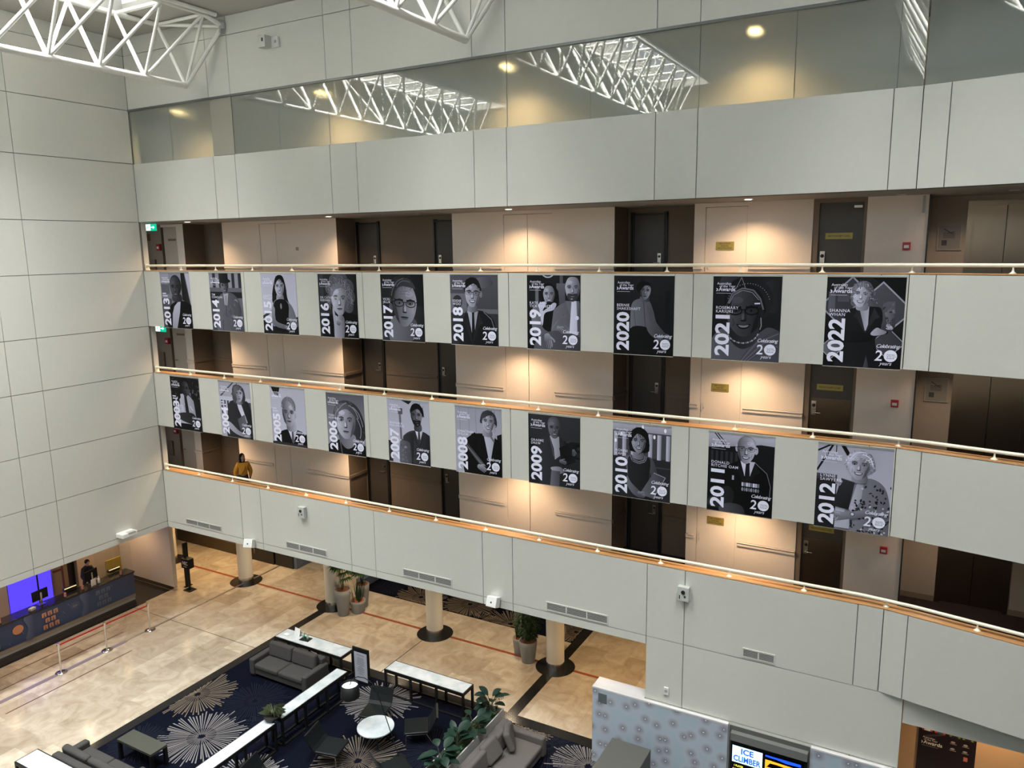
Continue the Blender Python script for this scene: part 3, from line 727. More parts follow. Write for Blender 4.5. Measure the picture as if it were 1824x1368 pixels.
def b2013(k):
    k.grect(0, 0, 1, H_, 150, 120); k.rect(0, .0, .3, .5, 165); k.rect(.02, .25, .3, .5, 110); k.rect(0, .6, .35, H_, 95)
    k.shape([(.72, 0), (.84, 0), (.98, .75), (.72, .62)], 30, 55); k.shape([(.86, 0), (1, 0), (1, .75)], 190)
    bust(k, .66, .66, .46, H_, 30, 16); k.shape([(.42, .78), (.60, .64), (.66, .6), (.60, .9), (.46, H_), (.30, H_), (.34, .95)], 200, 165, PI / 2)
    k.ell(.52, .30, .20, .24, 70, 40); neck(k, .54, .5, .13, .14, 45, 75); face(k, .50, .36, .235, 42, 96, 1, 1, brow=18)
def b2014(k):
    k.rect(0, 0, 1, H_, 92); columns_bg(k, 0, 1, 5, 0, .33, 150, 60); k.rect(0, .33, 1, .42, 110); k.rect(0, .42, 1, .62, 45); k.rect(0, .62, .3, H_, 85); k.grect(.8, .55, 1, H_, 120, 90)
    bust(k, .55, .44, .36, H_, 118, 82); k.shape([(.42, .45), (.58, .45), (.52, .72), (.44, .70)], 175); k.line([(.5, .5), (.47, .95)], .014, 70)
    k.ell(.80, .66, .07, .09, 150, 130); k.blob([(.72, .6), (.92, .7), (.92, .95), (.62, 1.05), (.58, .98), (.8, .88)], 112, 80)
    face(k, .47, .30, .155, 55, 135, 1, 1, brow=30); k.blob([(.28, .20), (.34, .15), (.36, .03), (.47, .0), (.58, .03), (.6, .13), (.68, .19), (.5, .24)], 48, 22); hand(k, .66, .97, .07, 70, 130)
    k.rect(.35, H_ - .25, .36, H_, 50)
def b2015(k):
    k.grect(0, 0, 1, H_, 195, 205); k.shape([(0, .9), (.32, .75), (.32, .80), (0, .97)], 70); k.rect(0, 1.0, 1, H_, 38); k.shape([(.75, .95), (1, .9), (1, 1.02), (.75, 1.05)], 60)
    hb(k, [(.36, .25), (.45, .07), (.62, .06), (.70, .25), (.73, .5), (.78, .68), (.62, .7), (.34, .66), (.30, .5)], 34, 20)
    k.blob([(.28, .72), (.40, .56), (.66, .56), (.86, .70), (.97, 1.0), (.92, 1.12), (.3, 1.12), (.26, .95)], 150, 120); neck(k, .53, .44, .08, .14, 120, 170)
    k.blob([(.33, .66), (.46, .55), (.66, .56), (.76, .68), (.74, .95), (.78, 1.2), (.36, 1.2), (.36, .95)], 26, 18); k.ell(.54, .69, .025, .06, 150)
    face(k, .53, .30, .185, 128, 205, 1, 1, brow=40); hb(k, [(.40, .28), (.45, .10), (.58, .08), (.66, .22), (.56, .13), (.47, .17)], 26, 20)
    k.blob([(.28, .72), (.36, .74), (.38, 1.0), (.72, 1.1), (.70, 1.17), (.3, 1.08)], 160, 110, PI / 2); hand(k, .68, 1.14, .07, 100, 165, .4)
def b2016(k):
    k.grect(0, 0, 1, H_, 62, 34, 0); k.rect(.05, 0, .14, .6, 75); k.blob([(.1, 1.3), (.25, .85), (.9, .8), (1.1, 1.0), (1.1, 1.35)], 26, 18)
    for (u, t, r) in ((.34, .3, .15), (.45, .17, .16), (.62, .14, .16), (.76, .28, .17), (.80, .46, .15), (.78, .66, .12), (.30, .5, .10)): k.ell(u, t, r, r, 118, 84)
    rn = random.Random(4)
    for i in range(150):
        a = rn.uniform(2.6, 6.9); r = rn.uniform(.22, .36); u = .54 + r * math.cos(a) * .95; t = .44 + r * math.sin(a) * 1.1
        k.line(k.curve([(u, t), (u + .04, t + .03), (u + .01, t + .07), (u + .05, t + .11)], 3)[:9], .007, rn.choice([70, 165, 150, 100]))
    face(k, .55, .53, .29, 120, 208, 1, 0, brow=95); hb(k, [(.33, .5), (.36, .25), (.58, .2), (.8, .35), (.62, .3), (.45, .33)], 150, 110)
    k.blob([(.40, 1.35), (.38, 1.02), (.36, .72), (.40, .66), (.44, .85), (.62, .84), (.66, 1.0), (.60, 1.35)], 190, 120, 0)
    hand(k, .52, .94, .12, 90, 195, -1.2)
def b2017(k):
    k.grect(0, 0, 1, H_, 44, 30, 0); k.ell(.9, .8, .25, .2, 60, 40); bust(k, .42, 1.05, .6, H_, 70, 40, 0, .08)
    k.blob([(.30, .80), (.78, .85), (.80, 1.1), (.6, 1.35), (.25, 1.35), (.16, 1.1)], 130, 90, 0)
    hb(k, [(.22, .45), (.24, .22), (.36, .06), (.60, .02), (.82, .14), (.86, .42), (.5, .40)], 55, 32); k.ell(.235, .66, .05, .1, 110, 80)
    face(k, .56, .60, .38, 78, 165, -1, 0, 1.0, .05, brow=60, wrinkle=1)
    hb(k, [(.22, .50), (.26, .24), (.44, .10), (.68, .10), (.82, .28), (.7, .26), (.5, .24), (.36, .32), (.30, .5)], 48, 78)
    hairstrands(k, [[(.3, .3), (.4, .15), (.55, .1)], [(.4, .25), (.52, .14), (.7, .17)], [(.26, .42), (.3, .28), (.38, .2)]], .012, 120)
def b2018(k):
    k.grect(0, 0, 1, H_, 95, 60); k.rect(.0, .35, .35, .62, 120); k.ell(.15, .5, .1, .12, 60); k.ell(.7, .15, .2, .1, 120, 80); k.rect(0, .62, 1, .70, 115); k.rect(0, .7, 1, H_, 62)
    bust(k, .57, .66, .36, H_, 40, 26); k.line([(.70, .67), (.86, .80), (.93, 1.0)], .012, 140)
    shirt(k, .48, .66, .12, .55, 185, 28); lapels(k, .46, .66, .13, .62, 50); neck(k, .47, .56, .08, .10, 90, 150)
    hb(k, [(.31, .32), (.33, .13), (.47, .06), (.60, .12), (.66, .32), (.5, .2)], 24, 34); k.ell(.65, .36, .03, .06, 130)
    face(k, .475, .36, .22, 110, 195, 1, 1, .7, .05, .72, 30); hb(k, [(.32, .26), (.38, .11), (.5, .08), (.6, .14), (.63, .26), (.5, .17)], 24, 34)
def b2019(k):
    k.grect(0, 0, 1, H_, 40, 28); k.rect(.16, .22, .22, .55, 120); k.rect(.62, 0, .68, .2, 95); k.grect(.56, .15, .72, .5, 110, 90); k.ell(.4, -.03, .12, .09, 205); k.ell(.4, -.03, .1, .07, 35)
    hb(k, [(.24, .26), (.40, .15), (.58, .26), (.60, .5), (.5, .45), (.3, .5)], 26, 20); face(k, .42, .35, .15, 100, 180, 1, 1, brow=30)
    k.blob([(.2, .58), (.34, .47), (.54, .48), (.62, .6), (.6, 1.0), (.3, .95), (.22, .8)], 30, 20); k.blob([(.20, .55), (.32, .46), (.36, .50), (.30, .62), (.4, .56), (.5, .48), (.56, .5), (.5, .6), (.34, .66), (.3, .85), (.22, .95)], 215, 190)
    k.blob([(.1, .6), (.22, .55), (.30, .9), (.5, 1.02), (.4, 1.15), (.12, .98)], 130, 85); bust(k, .86, .46, .36, H_, 125, 95, 0, .1)
    k.shape([(.72, .44), (.98, .44), (.95, .8), (.9, 1.05), (.80, 1.05), (.82, .7)], 120); k.shape([(.84, .44), (.93, .44), (.95, 1.0), (.88, 1.06), (.80, 1.0)], 225, 205)
    face(k, .86, .24, .19, 105, 190, 1, 0, brow=70, beard=75); k.blob([(.2, 1.1), (.5, .95), (.9, 1.0), (1.1, 1.15), (1, 1.35), (.2, 1.35)], 105, 70)
    hand(k, .40, 1.1, .13, 85, 160, 1.3); hand(k, .62, .92, .08, 85, 160, .6); k.ell(.94, .72, .035, .035, 225)
def b2020(k):
    k.grect(0, 0, 1, H_, 46, 24); k.rect(.86, .25, .94, .95, 34); k.rect(.30, 0, .31, H_, 36)
    k.blob([(.28, .85), (.30, .48), (.42, .38), (.58, .40), (.66, .55), (.72, .75), (.86, .92), (.78, .98), (.62, .88), (.58, .86), (.40, .90), (.28, .88)], 130, 80, 0)
    k.blob([(.56, .5), (.64, .55), (.72, .78), (.88, .93), (.82, .99), (.66, .86)], 105, 75); k.line([(.5, .42), (.54, .84)], .01, 70); k.line([(.34, .55), (.38, .86)], .012, 95)
    k.blob([(.28, .86), (.60, .84), (.8, 1.0), (1.0, 1.05), (.98, 1.35), (.2, 1.35)], 26, 20); neck(k, .52, .33, .06, .08, 60, 120); k.ell(.50, .2, .12, .10, 26, 18)
    face(k, .525, .26, .125, 70, 165, -1, 0, rot=.08, brow=30); hb(k, [(.40, .22), (.43, .13), (.53, .10), (.62, .17), (.52, .17), (.44, .25)], 26, 20)
    k.blob([(.56, .8), (.66, .82), (.80, .98), (.76, 1.04), (.60, .92)], 110, 70); hand(k, .90, .97, .06, 60, 120, 1.0); hand(k, .78, 1.02, .05, 60, 120, .8)
def b2021(k):
    k.grect(0, 0, 1, H_, 44, 30); k.ell(.3, .1, .2, .15, 75, 45); k.ell(.9, .3, .2, .25, 62, 36)
    k.blob([(-.1, 1.35), (.04, .9), (.26, .78), (.6, .9), (.85, .76), (1.1, .95), (1.1, 1.35)], 108, 82)
    for i in range(7): k.line([(.42 + i * .02, 1.3), (.62 + i * .05, 1.0), (.98, .80 + i * .05)], .009, 75 + (i % 2) * 50)
    k.blob([(.24, .75), (.66, .75), (.66, .98), (.46, 1.1), (.27, .96)], 40, 62)
    k.blob([(.20, .50), (.18, .25), (.30, .08), (.52, .02), (.78, .12), (.90, .34), (.84, .52), (.76, .62), (.76, .4), (.48, .2), (.28, .32)], 30, 44)
    k.ell(.485, .54, .27, .35, 66, 40, 0); face(k, .465, .56, .335, 36, 92, 1, 1, 1.4, -.03, .80, 16)
    k.blob([(.22, .46), (.25, .22), (.45, .13), (.68, .22), (.78, .46), (.77, .56), (.71, .38), (.60, .26), (.42, .22), (.30, .32), (.27, .5)], 36, 26)
    k.line([(.23, .42), (.29, .27), (.44, .19), (.6, .22), (.7, .34), (.75, .50)], .022, 120); k.line([(.25, .42), (.31, .29), (.44, .22), (.58, .25), (.68, .36)], .006, 180)
    for i in range(22): a = 3.4 + i * .125; k.ell(.53 + .31 * math.cos(a), .42 + .30 * math.sin(a), .006, .006, 170, n=6)
    k.line([(.42, .03), (.34, .2)], .008, 150); k.line([(.42, .03), (.48, .19)], .008, 150); k.line([(.62, .415), (.70, .41)], .02, 230)
    for i in range(26): a = .35 + i * .095; k.ell(.46 + .24 * math.cos(a), .80 + .21 * math.sin(a), .012, .012, 190 - (i % 3) * 45, n=7)
    k.line([(.72, .62), (.73, .74), (.71, .8)], .014, 150)
def b2022(k):
    k.grect(0, 0, 1, H_, 40, 22); k.shape([(.55, 0), (1, 0), (1, .33)], 22)
    for (u, t, s, c) in ((.33, .42, .42, 78), (.72, .47, .40, 98), (.82, .92, .22, 84), (.1, 1.02, .16, 120)):
        k.shape([(u, t - s), (u + s, t), (u, t + s), (u - s, t)], 165 if c < 110 else 190); k.shape([(u, t - s * .93), (u + s * .93, t), (u, t + s * .93), (u - s * .93, t)], c, c * .8)
    k.rect(.03, .22, .12, .5, 105); k.rect(.15, .25, .3, .36, 95)
    k.blob([(.26, .55), (.36, .44), (.62, .42), (.72, .46), (.76, .7), (.82, .78), (.66, .88), (.74, 1.35), (.16, 1.35), (.25, 1.0), (.24, .72)], 40, 26)
    k.shape([(.43, .42), (.56, .42), (.56, .74), (.52, .76)], 150, 185); lapels(k, .53, .44, .10, .36, 58)
    k.shape([(.56, 1.1), (.62, 1.35), (.52, 1.35)], 90, 60)
    hb(k, [(.32, .35), (.33, .16), (.44, .07), (.56, .1), (.63, .26), (.66, .38), (.5, .42), (.36, .42)], 125, 85); neck(k, .47, .38, .06, .08, 120, 170)
    face(k, .45, .265, .155, 135, 215, 1, 1, rot=.1, brow=90); hb(k, [(.33, .3), (.35, .14), (.46, .09), (.58, .2), (.60, .36), (.55, .22), (.45, .14), (.38, .2)], 150, 85)
    k.blob([(.24, .78), (.35, .76), (.60, .80), (.60, .88), (.36, .92), (.25, .9)], 34, 22)
    k.shape([(.78, .35), (.88, .34), (.90, .68), (.86, .76), (.72, .74), (.74, .60), (.73, .39)], 105, 62, 1.0); k.shape([(.76, .5), (.84, .42), (.88, .55), (.8, .66)], 125, 95); scatter(k, .74, .38, .88, .7, 16, .02, 60, 130, 5)
    k.blob([(.60, .79), (.67, .71), (.73, .73), (.80, .76), (.76, .80), (.64, .82)], 190, 140); hand(k, .84, .70, .05, 130, 215, -2.4)
def b2003(k):
    k.grect(0, 0, 1, H_, 34, 26); scatter(k, 0, 0, 1, .5, 60, .03, 20, 75, 3); scatter(k, .6, .3, 1, .6, 20, .03, 80, 125, 4); k.rect(.7, .5, 1, H_, 38)
    bust(k, .46, .42, .32, H_, 205, 160, 0, .1); k.shape([(.22, .4), (.32, .36), (.34, .5), (.24, .6)], 30); k.ell(.24, .62, .06, .09, 40); k.rect(.33, .74, .40, .78, 40); k.ell(.37, .76, .05, .09, 205)
    k.shape([(.46, .42), (.54, .42), (.60, .9), (.52, .98), (.47, .8)], 45); k.blob([(.2, .9), (.7, .85), (.86, 1.05), (.7, 1.12), (.3, 1.05)], 70, 42); k.rect(0, 1.12, 1, H_, 30)
    k.ell(.50, .22, .17, .2, 34, 22); face(k, .52, .29, .175, 38, 84, -1, 0, brow=18)
def b2004(k):
    k.grect(0, 0, 1, H_, 175, 185); k.line([(.05, .35), (.5, 0)], .03, 75); k.line([(.4, .3), (.62, 0)], .02, 90); k.rect(0, .35, 1, .44, 200); columns_bg(k, 0, .4, 4, .44, .75, 190, 60); k.rect(.8, .44, 1, .7, 90)
    k.blob([(.28, .55), (.44, .42), (.75, .42), (.95, .5), (1.1, 1.35), (.25, 1.35), (.22, .95)], 62, 45); k.shape([(.55, .42), (.68, .45), (.86, .9), (.78, .95), (.6, .6)], 210); k.shape([(.55, .85), (.78, .72), (.88, 1.05), (.62, 1.1)], 95, 120)
    hb(k, [(.44, .36), (.46, .12), (.62, .05), (.80, .14), (.84, .38), (.72, .5), (.5, .48)], 95, 60); neck(k, .65, .4, .07, .08, 100, 150); face(k, .65, .27, .17, 115, 190, -1, 0, brow=70)
    hb(k, [(.48, .3), (.52, .11), (.68, .08), (.82, .26), (.7, .17), (.56, .22)], 120, 80); k.blob([(.22, .92), (.34, .95), (.6, 1.12), (.9, 1.15), (.9, 1.25), (.5, 1.2), (.24, 1.05)], 185, 120)
def b2005(k):
    k.grect(0, 0, 1, H_, 190, 200); k.shape([(.03, 0), (.3, 0), (.24, .2), (.12, .18)], 28); k.rect(0, .5, .03, H_, 170)
    bust(k, .62, .92, .48, H_, 26, 18, 0, .09); shirt(k, .60, .88, .15, .34, 225, 85, .03); neck(k, .58, .74, .11, .18, 105, 190, -1); k.ell(.70, .6, .03, .07, 170)
    k.ell(.53, .42, .20, .22, 150, 120); face(k, .52, .58, .265, 85, 195, -1, 0, brow=70); k.rect(0, 1.22, 1, H_, 60)
    hb(k, [(.32, .45), (.36, .28), (.52, .20), (.66, .3), (.71, .5), (.66, .42), (.5, .27)], 110, 150)
def b2006(k):
    k.grect(0, 0, 1, H_, 105, 165); k.blob([(-.05, 1.35), (.05, 1.08), (.35, .98), (.7, 1.0), (1.1, 1.1), (1.1, 1.35)], 26, 18)
    hb(k, [(.22, .75), (.18, .45), (.30, .22), (.52, .14), (.78, .22), (.95, .45), (1.02, .8), (.9, 1.0), (.76, .95), (.3, .9)], 92, 48)
    k.blob([(.33, .85), (.72, .85), (.72, 1.05), (.52, 1.16), (.35, 1.04)], 105, 150); face(k, .50, .60, .335, 105, 200, 1, 0, wide=.82, brow=70)
    hb(k, [(.22, .62), (.24, .32), (.45, .2), (.75, .3), (.85, .6), (.74, .45), (.55, .33), (.36, .38), (.28, .5)], 120, 70)
    hairstrands(k, [[(.3, .4), (.42, .26), (.55, .2)], [(.6, .25), (.75, .32), (.84, .5)], [(.8, .5), (.9, .7), (.86, .9)], [(.24, .6), (.25, .45), (.33, .33)], [(.7, .28), (.86, .4), (.95, .66)]], .016, 160)
    k.line([(.33, 1.0), (.38, 1.3)], .01, 150); k.line([(.85, 1.05), (.78, 1.3)], .01, 150)
def b2007(k):
    k.grect(0, 0, 1, H_, 185, 200); k.line([(.3, .2), (.32, .8)], .05, 120); k.rect(.26, .18, .37, .3, 100); k.line([(.33, .8), (.45, 1.0)], .03, 90); k.shape([(.3, 0), (.6, .02), (.52, .09)], 40); k.rect(0, .85, .1, H_, 60)
    bust(k, .72, .60, .36, H_, 82, 45, 0, .09); k.blob([(.38, .78), (.52, .66), (.62, .72), (.56, 1.35), (.4, 1.35)], 70, 45); shirt(k, .75, .56, .10, .3, 225, 60, .025); lapels(k, .74, .6, .11, .36, 60)
    neck(k, .73, .46, .07, .12, 60, 95, -1); k.ell(.71, .22, .15, .17, 30, 24); face(k, .70, .31, .185, 62, 140, -1, 0, rot=-.06, brow=20, beard=42)
    hb(k, [(.56, .24), (.60, .1), (.72, .06), (.85, .14), (.87, .3), (.74, .16)], 24, 20)
    k.blob([(.28, 1.3), (.28, .9), (.34, .82), (.5, .84), (.54, .92), (.54, 1.3)], 120, 85); scatter(k, .3, .88, .52, 1.25, 22, .025, 90, 150, 8)
def b2008(k):
    k.grect(0, 0, 1, H_, 165, 190); [k.line([(x, 0), (x + .02, .9)], .012, 150) for x in (.1, .3, .45, .85)]; k.rect(0, .6, .05, H_, 180); k.shape([(.9, .5), (1, .46), (1, H_), (.93, H_)], 28); k.rect(.90, 1.05, .98, H_, 215)
    bust(k, .60, .50, .38, H_, 24, 14, 0, .09); k.blob([(.25, .9), (.3, .6), (.45, .5), (.5, .9), (.5, 1.35), (.28, 1.3)], 20, 14); shirt(k, .74, .46, .13, .62, 205, None)
    k.line([(.75, .5), (.84, .62)], .04, 120); neck(k, .70, .42, .08, .1, 110, 170); hb(k, [(.56, .3), (.58, .12), (.72, .04), (.87, .12), (.9, .32), (.74, .2)], 75, 52); face(k, .72, .27, .18, 115, 195, 1, 1, rot=.05, brow=60)
    hb(k, [(.57, .24), (.62, .09), (.76, .06), (.88, .18), (.76, .13), (.62, .2)], 80, 55); k.shape([(.22, .76), (.27, .70), (.66, 1.1), (.6, 1.16)], 60, 105); k.line([(.24, .74), (.63, 1.13)], .012, 150); hand(k, .55, 1.14, .10, 105, 175, .4)
def b2009(k):
    k.grect(0, 0, 1, H_, 62, 40); k.rect(0, .45, 1, .75, 30); k.rect(.0, .0, .02, H_, 22); scatter(k, .75, .4, 1, .8, 10, .04, 15, 70, 3)
    k.blob([(.18, .55), (.32, .40), (.6, .38), (.72, .5), (.8, .8), (.7, 1.35), (.25, 1.35), (.2, .9)], 66, 40); k.shape([(.42, .38), (.60, .38), (.62, .72), (.52, .8), (.5, .6)], 185, 150); k.line([(.42, .4), (.5, .74)], .02, 90)
    k.ell(.50, .16, .12, .13, 110, 70); face(k, .51, .25, .165, 62, 128, 1, 1, brow=50); k.shape([(.60, .58), (.84, .46), (.92, .80), (.68, .90)], 20, 34); hand(k, .88, .62, .06, 60, 120, 1.5); hand(k, .66, .82, .07, 70, 135, .2)
    k.blob([(.44, .95), (.62, .92), (.7, 1.0), (.6, 1.05), (.5, 1.03)], 170, 110); k.shape([(.45, 1.0), (.62, 1.0), (.6, 1.35), (.42, 1.35)], 120, 80)
def b2010(k):
    k.grect(0, 0, 1, H_, 70, 44); k.rect(0, 0, 1, .56, 84)
    for i in range(7): k.grad([(i * .15 + .02, .16), (i * .15 + .09, .16), (i * .15 + .085, .60), (i * .15 + .02, .60)], 205, 150, 0)
    k.grect(0, 0, 1, .14, 190, 165); [k.ell(u, t, .02, .035, 250) for u, t in ((.05, .32), (.15, .2), (.72, .2), (.52, .05), (.9, .08))]; k.rect(0, .58, 1, H_, 52); k.rect(.75, .7, 1, .72, 80)
    k.blob([(.22, .60), (.34, .55), (.56, .54), (.70, .58), (.78, .85), (.70, .95), (.66, .8), (.64, 1.05), (.66, 1.35), (.3, 1.35), (.3, 1.0), (.26, .85)], 118, 74)
    k.blob([(.27, .62), (.36, .56), (.58, .55), (.66, .62), (.64, 1.0), (.7, 1.35), (.28, 1.35), (.28, 1.0)], 52, 34); neck(k, .45, .46, .07, .12, 100, 150); k.line([(.32, .54), (.36, .63), (.46, .66), (.56, .62), (.58, .54)], .045, 135); k.line([(.32, .54), (.36, .63), (.46, .66), (.56, .62), (.58, .54)], .014, 60)
    hb(k, [(.29, .42), (.30, .18), (.44, .06), (.60, .14), (.64, .40), (.58, .48), (.34, .48)], 34, 20); face(k, .455, .31, .175, 95, 175, 1, 1, brow=30); hb(k, [(.31, .34), (.34, .15), (.46, .09), (.60, .2), (.6, .36), (.56, .24), (.44, .17), (.36, .25)], 30, 20)
    k.shape([(.72, .80), (.92, .86), (.72, 1.24), (.48, 1.2)], 118, 74); k.line([(.72, .80), (.92, .86), (.72, 1.24)], .012, 165); k.blob([(.26, .9), (.34, 1.02), (.52, 1.18), (.50, 1.26), (.36, 1.2), (.26, 1.05)], 125, 85); hand(k, .5, 1.19, .07, 80, 145, .5)
def b2011(k):
    k.grect(0, 0, 1, H_, 34, 24); k.shape([(0, 0), (1, 0), (1, .15), (.8, .14), (.1, .25), (0, .25)], 198, 160, PI / 2); k.line([(.08, 0), (.26, .22)], .016, 30); k.line([(.12, 0), (.3, .2)], .016, 30)
    for i in range(6): k.rect(.04 + i * .075, .30, .08 + i * .075, .50, 58)
    k.rect(0, .52, .5, .53, 60); k.blob([(.22, .9), (.30, .55), (.5, .42), (.72, .42), (.9, .6), (.97, .9), (.9, 1.35), (.3, 1.35)], 22, 14); k.line([(.72, .43), (.9, .58), (.96, .78), (.95, 1.0)], .01, 130)
    shirt(k, .61, .42, .11, .38, 228, 30, .035); lapels(k, .60, .44, .12, .4, 34); k.ell(.44, .22, .025, .06, 190); k.ell(.73, .24, .03, .06, 185); k.ell(.585, .16, .14, .14, 120, 165)
    face(k, .58, .25, .20, 95, 200, -1, 1, .5, .03, .70, 120, wrinkle=1)
    for i in range(8): k.rect(.53 + i * .034, .76, .558 + i * .034, .82, (200, 130, 225)[i % 3]); k.ell(.545 + i * .034, .87, .015, .032, 190 - (i % 2) * 60, 110, 0, 0, 10)
    k.rect(.38, .67, .41, .74, 190); k.blob([(.02, 1.1), (.3, .85), (.42, .98), (.34, 1.2), (.06, 1.22)], 60, 40); k.blob([(.2, 1.2), (.36, 1.12), (.56, 1.16), (.56, 1.35), (.24, 1.3)], 95, 55)
def b2012(k):
    k.grect(0, 0, 1, H_, 180, 195); k.line([(.2, 0), (0, .12)], .025, 22); k.line([(.21, 0), (.0, .42)], .028, 24); k.line([(.25, 0), (.25, .12)], .012, 30); k.shape([(.3, 0), (.36, 0), (.46, .16), (.42, .2)], 30)
    k.rect(0, .50, .28, H_, 45); k.grect(.0, .46, .28, .55, 90, 60)
    k.blob([(.46, .6), (.56, .52), (.74, .46), (.92, .58), (1.0, .9), (1.0, 1.35), (.32, 1.35), (.36, 1.1), (.44, .9)], 150, 115); k.shape([(.56, .52), (.64, .5), (.62, .8), (.52, 1.0), (.46, .95)], 195, 165)
    rn = random.Random(6)
    for i in range(120):
        u = rn.uniform(.5, 1.0); t = rn.uniform(.52, 1.28)
        if u > .62 or t > .8: k.ell(u, t, .022 * rn.uniform(.5, 1.2), .015 * rn.uniform(.5, 1.2), rn.choice([35, 45, 200, 60]), None, 0, rn.uniform(0, 3), 7)
    hb(k, [(.40, .36), (.38, .2), (.46, .1), (.58, .06), (.72, .12), (.78, .3), (.72, .38), (.58, .42)], 195, 130); neck(k, .58, .40, .08, .12, 110, 165); face(k, .565, .29, .195, 110, 200, 1, 1, -0 or 0, .05, .76, 90, wrinkle=1)
    hb(k, [(.41, .28), (.42, .15), (.55, .07), (.7, .12), (.76, .3), (.70, .22), (.56, .15), (.48, .2)], 215, 150); hairstrands(k, [[(.45, .2), (.52, .1), (.64, .09)], [(.6, .12), (.7, .16), (.74, .28)]], .012, 235)
    k.shape([(.34, .50), (.52, .54), (.46, .96), (.24, .93)], 62, 40, 1.0); k.line([(.34, .50), (.52, .54)], .01, 110); hand(k, .32, .56, .05, 100, 190, 2.6); k.blob([(.24, 1.0), (.44, 1.0), (.72, .92), (.72, 1.02), (.5, 1.1), (.32, 1.14), (.26, 1.08)], 165, 110, 1.2); hand(k, .3, 1.06, .08, 90, 175, 2.8)
    k.ell(.515, 1.02, .03, .03, 40); k.ell(.515, 1.02, .022, .022, 215); k.shape([(.28, 1.16), (.48, 1.1), (.48, 1.25), (.28, 1.25)], 190)

NAMES = {2013: None, 2014: ('TIM', 'CONOLAN'), 2015: ('JULIETTE', 'WRIGHT'), 2016: ('DR CATHERINE', 'KEENAN'), 2017: ('VICKI', 'JELLIE'), 2018: ('EDDIE', 'WOO'), 2019: ('KATE AND', 'TICK EVERETT'),
         2020: ('BERNIE', 'SHAKESHAFT'), 2021: ('ROSEMARY', 'KARIUKI'), 2022: ('SHANNA', 'WHAN'), 2003: None, 2004: None, 2005: None, 2006: ('TONI', 'HOFFMAN'),
         2007: ('SHANAKA', 'FERNANDO'), 2008: ('JONATHAN', 'WELCH'), 2009: ('GRAEME', 'DREW'), 2010: ('RONNI', 'KAHN'), 2011: ('DONALD', 'RITCHIE OAM'), 2012: ('LYNNE', 'SAWYERS')}
DESC = {2013: 'bald man in a dark jacket', 2014: 'man in a hat and pale suit', 2015: 'woman with long dark hair', 2016: 'curly haired woman resting her chin on her hand', 2017: 'short haired woman in glasses looking up',
        2018: 'smiling man in glasses, suit and tie', 2019: 'couple seated close together', 2020: 'seated man in a shirt against a black background', 2021: 'woman with a head wrap, glasses and beads',
        2022: 'woman in a blazer holding a glass award', 2003: 'officer in a white uniform shirt', 2004: 'woman with a bobbed haircut and jacket', 2005: 'close cropped man in suit against pale sky', 2006: 'large close portrait of a woman with wavy hair',
        2007: 'bearded man in suit holding a plaque', 2008: 'smiling man in open dark jacket', 2009: 'bald man holding a dark plaque', 2010: 'woman before white columns holding an award', 2011: 'elderly man wearing a row of medals', 2012: 'grey haired woman in a patterned jacket with a plaque'}
def banner(year, x0, z1):
    W = 1.362; H = 1.752
    k = Ink(lambda u, t, d: (u, -0.004 - d, -t), W, tint=(.985, .985, 1.10), step=.00006); k.gamma = 1.16; k.H = H_
    k.mb.box(0, W, -0.004, 0.0, -H, 0, 0); k.mb.c[:] = [lin((30, 30, 38))] * 8
    globals()['b%d' % year](k)
    wh = 240
    k.text(str(year), .255, 1.215, .285, wh, PI / 2, .034, fit=.62)
    if NAMES[year] is None: k.rect(.05, .47, .17, .50, 215); k.rect(.05, .525, .22, .555, 215)
    else:
        n1, n2 = NAMES[year]; k.text(n1, .05, .505, .062, wh, 0, .004, space=1.12); k.text(n2, .05, .560, .062, wh, 0, .004, space=1.12)
    k.text('Australian', .06, .140, .052, wh, 0, .002); k.text('of the Year', .095, .180, .052, wh, 0, .002); k.text('Awards', .085, .235, .080, wh, 0, .018)
    k.line([(.052, .195), (.072, .215), (.052, .237)], .014, wh); k.line([(.05, .268), (.27, .268)], .004, wh)
    k.text('Celebrating', .675, .985, .075, wh, 0, .002, .35, .85); k.text('2', .665, 1.165, .205, wh, 0, .012, .1)
    k.ell(.868, 1.095, .083, .083, wh, n=28); k.text('Australian', .822, 1.085, .026, 90, 0, .002); k.text('of the Year', .822, 1.108, .026, 90, 0, .002); k.text('Awards', .822, 1.135, .032, 90, 0, .004)
    k.text('years', .735, 1.225, .07, wh, 0, .002, .35)
    o = k.mb.build('award_banner', PRINT, None, (x0, -0.002, z1), 0, True)
    tag(o, 'black and white %d award banner, %s' % (year, DESC[year]), 'banner', 'award portrait banners on the balcony fronts')
    b = MB(); b.box(0, W, -0.012, 0.0, -0.022, 0.012); b.build('top_rail', STEEL, o); 
    MB().box(0, W, -0.012, 0.0, -H, -H + .014).build('bottom_rail', STEEL, o)
for i, y in enumerate(range(2013, 2023)):
    x = (0.775, 3.03, 5.20, 7.375, 9.54, 11.71, 13.86, 16.03, 18.21, 20.40)[i]; banner(y, x, T3 - .035)
for i, y in enumerate(range(2003, 2013)):
    x = (0.80, 3.05, 5.25, 7.425, 9.585, 11.75, 13.86, 16.035, 18.22, 20.41)[i]; banner(y, x, T2 - .035)
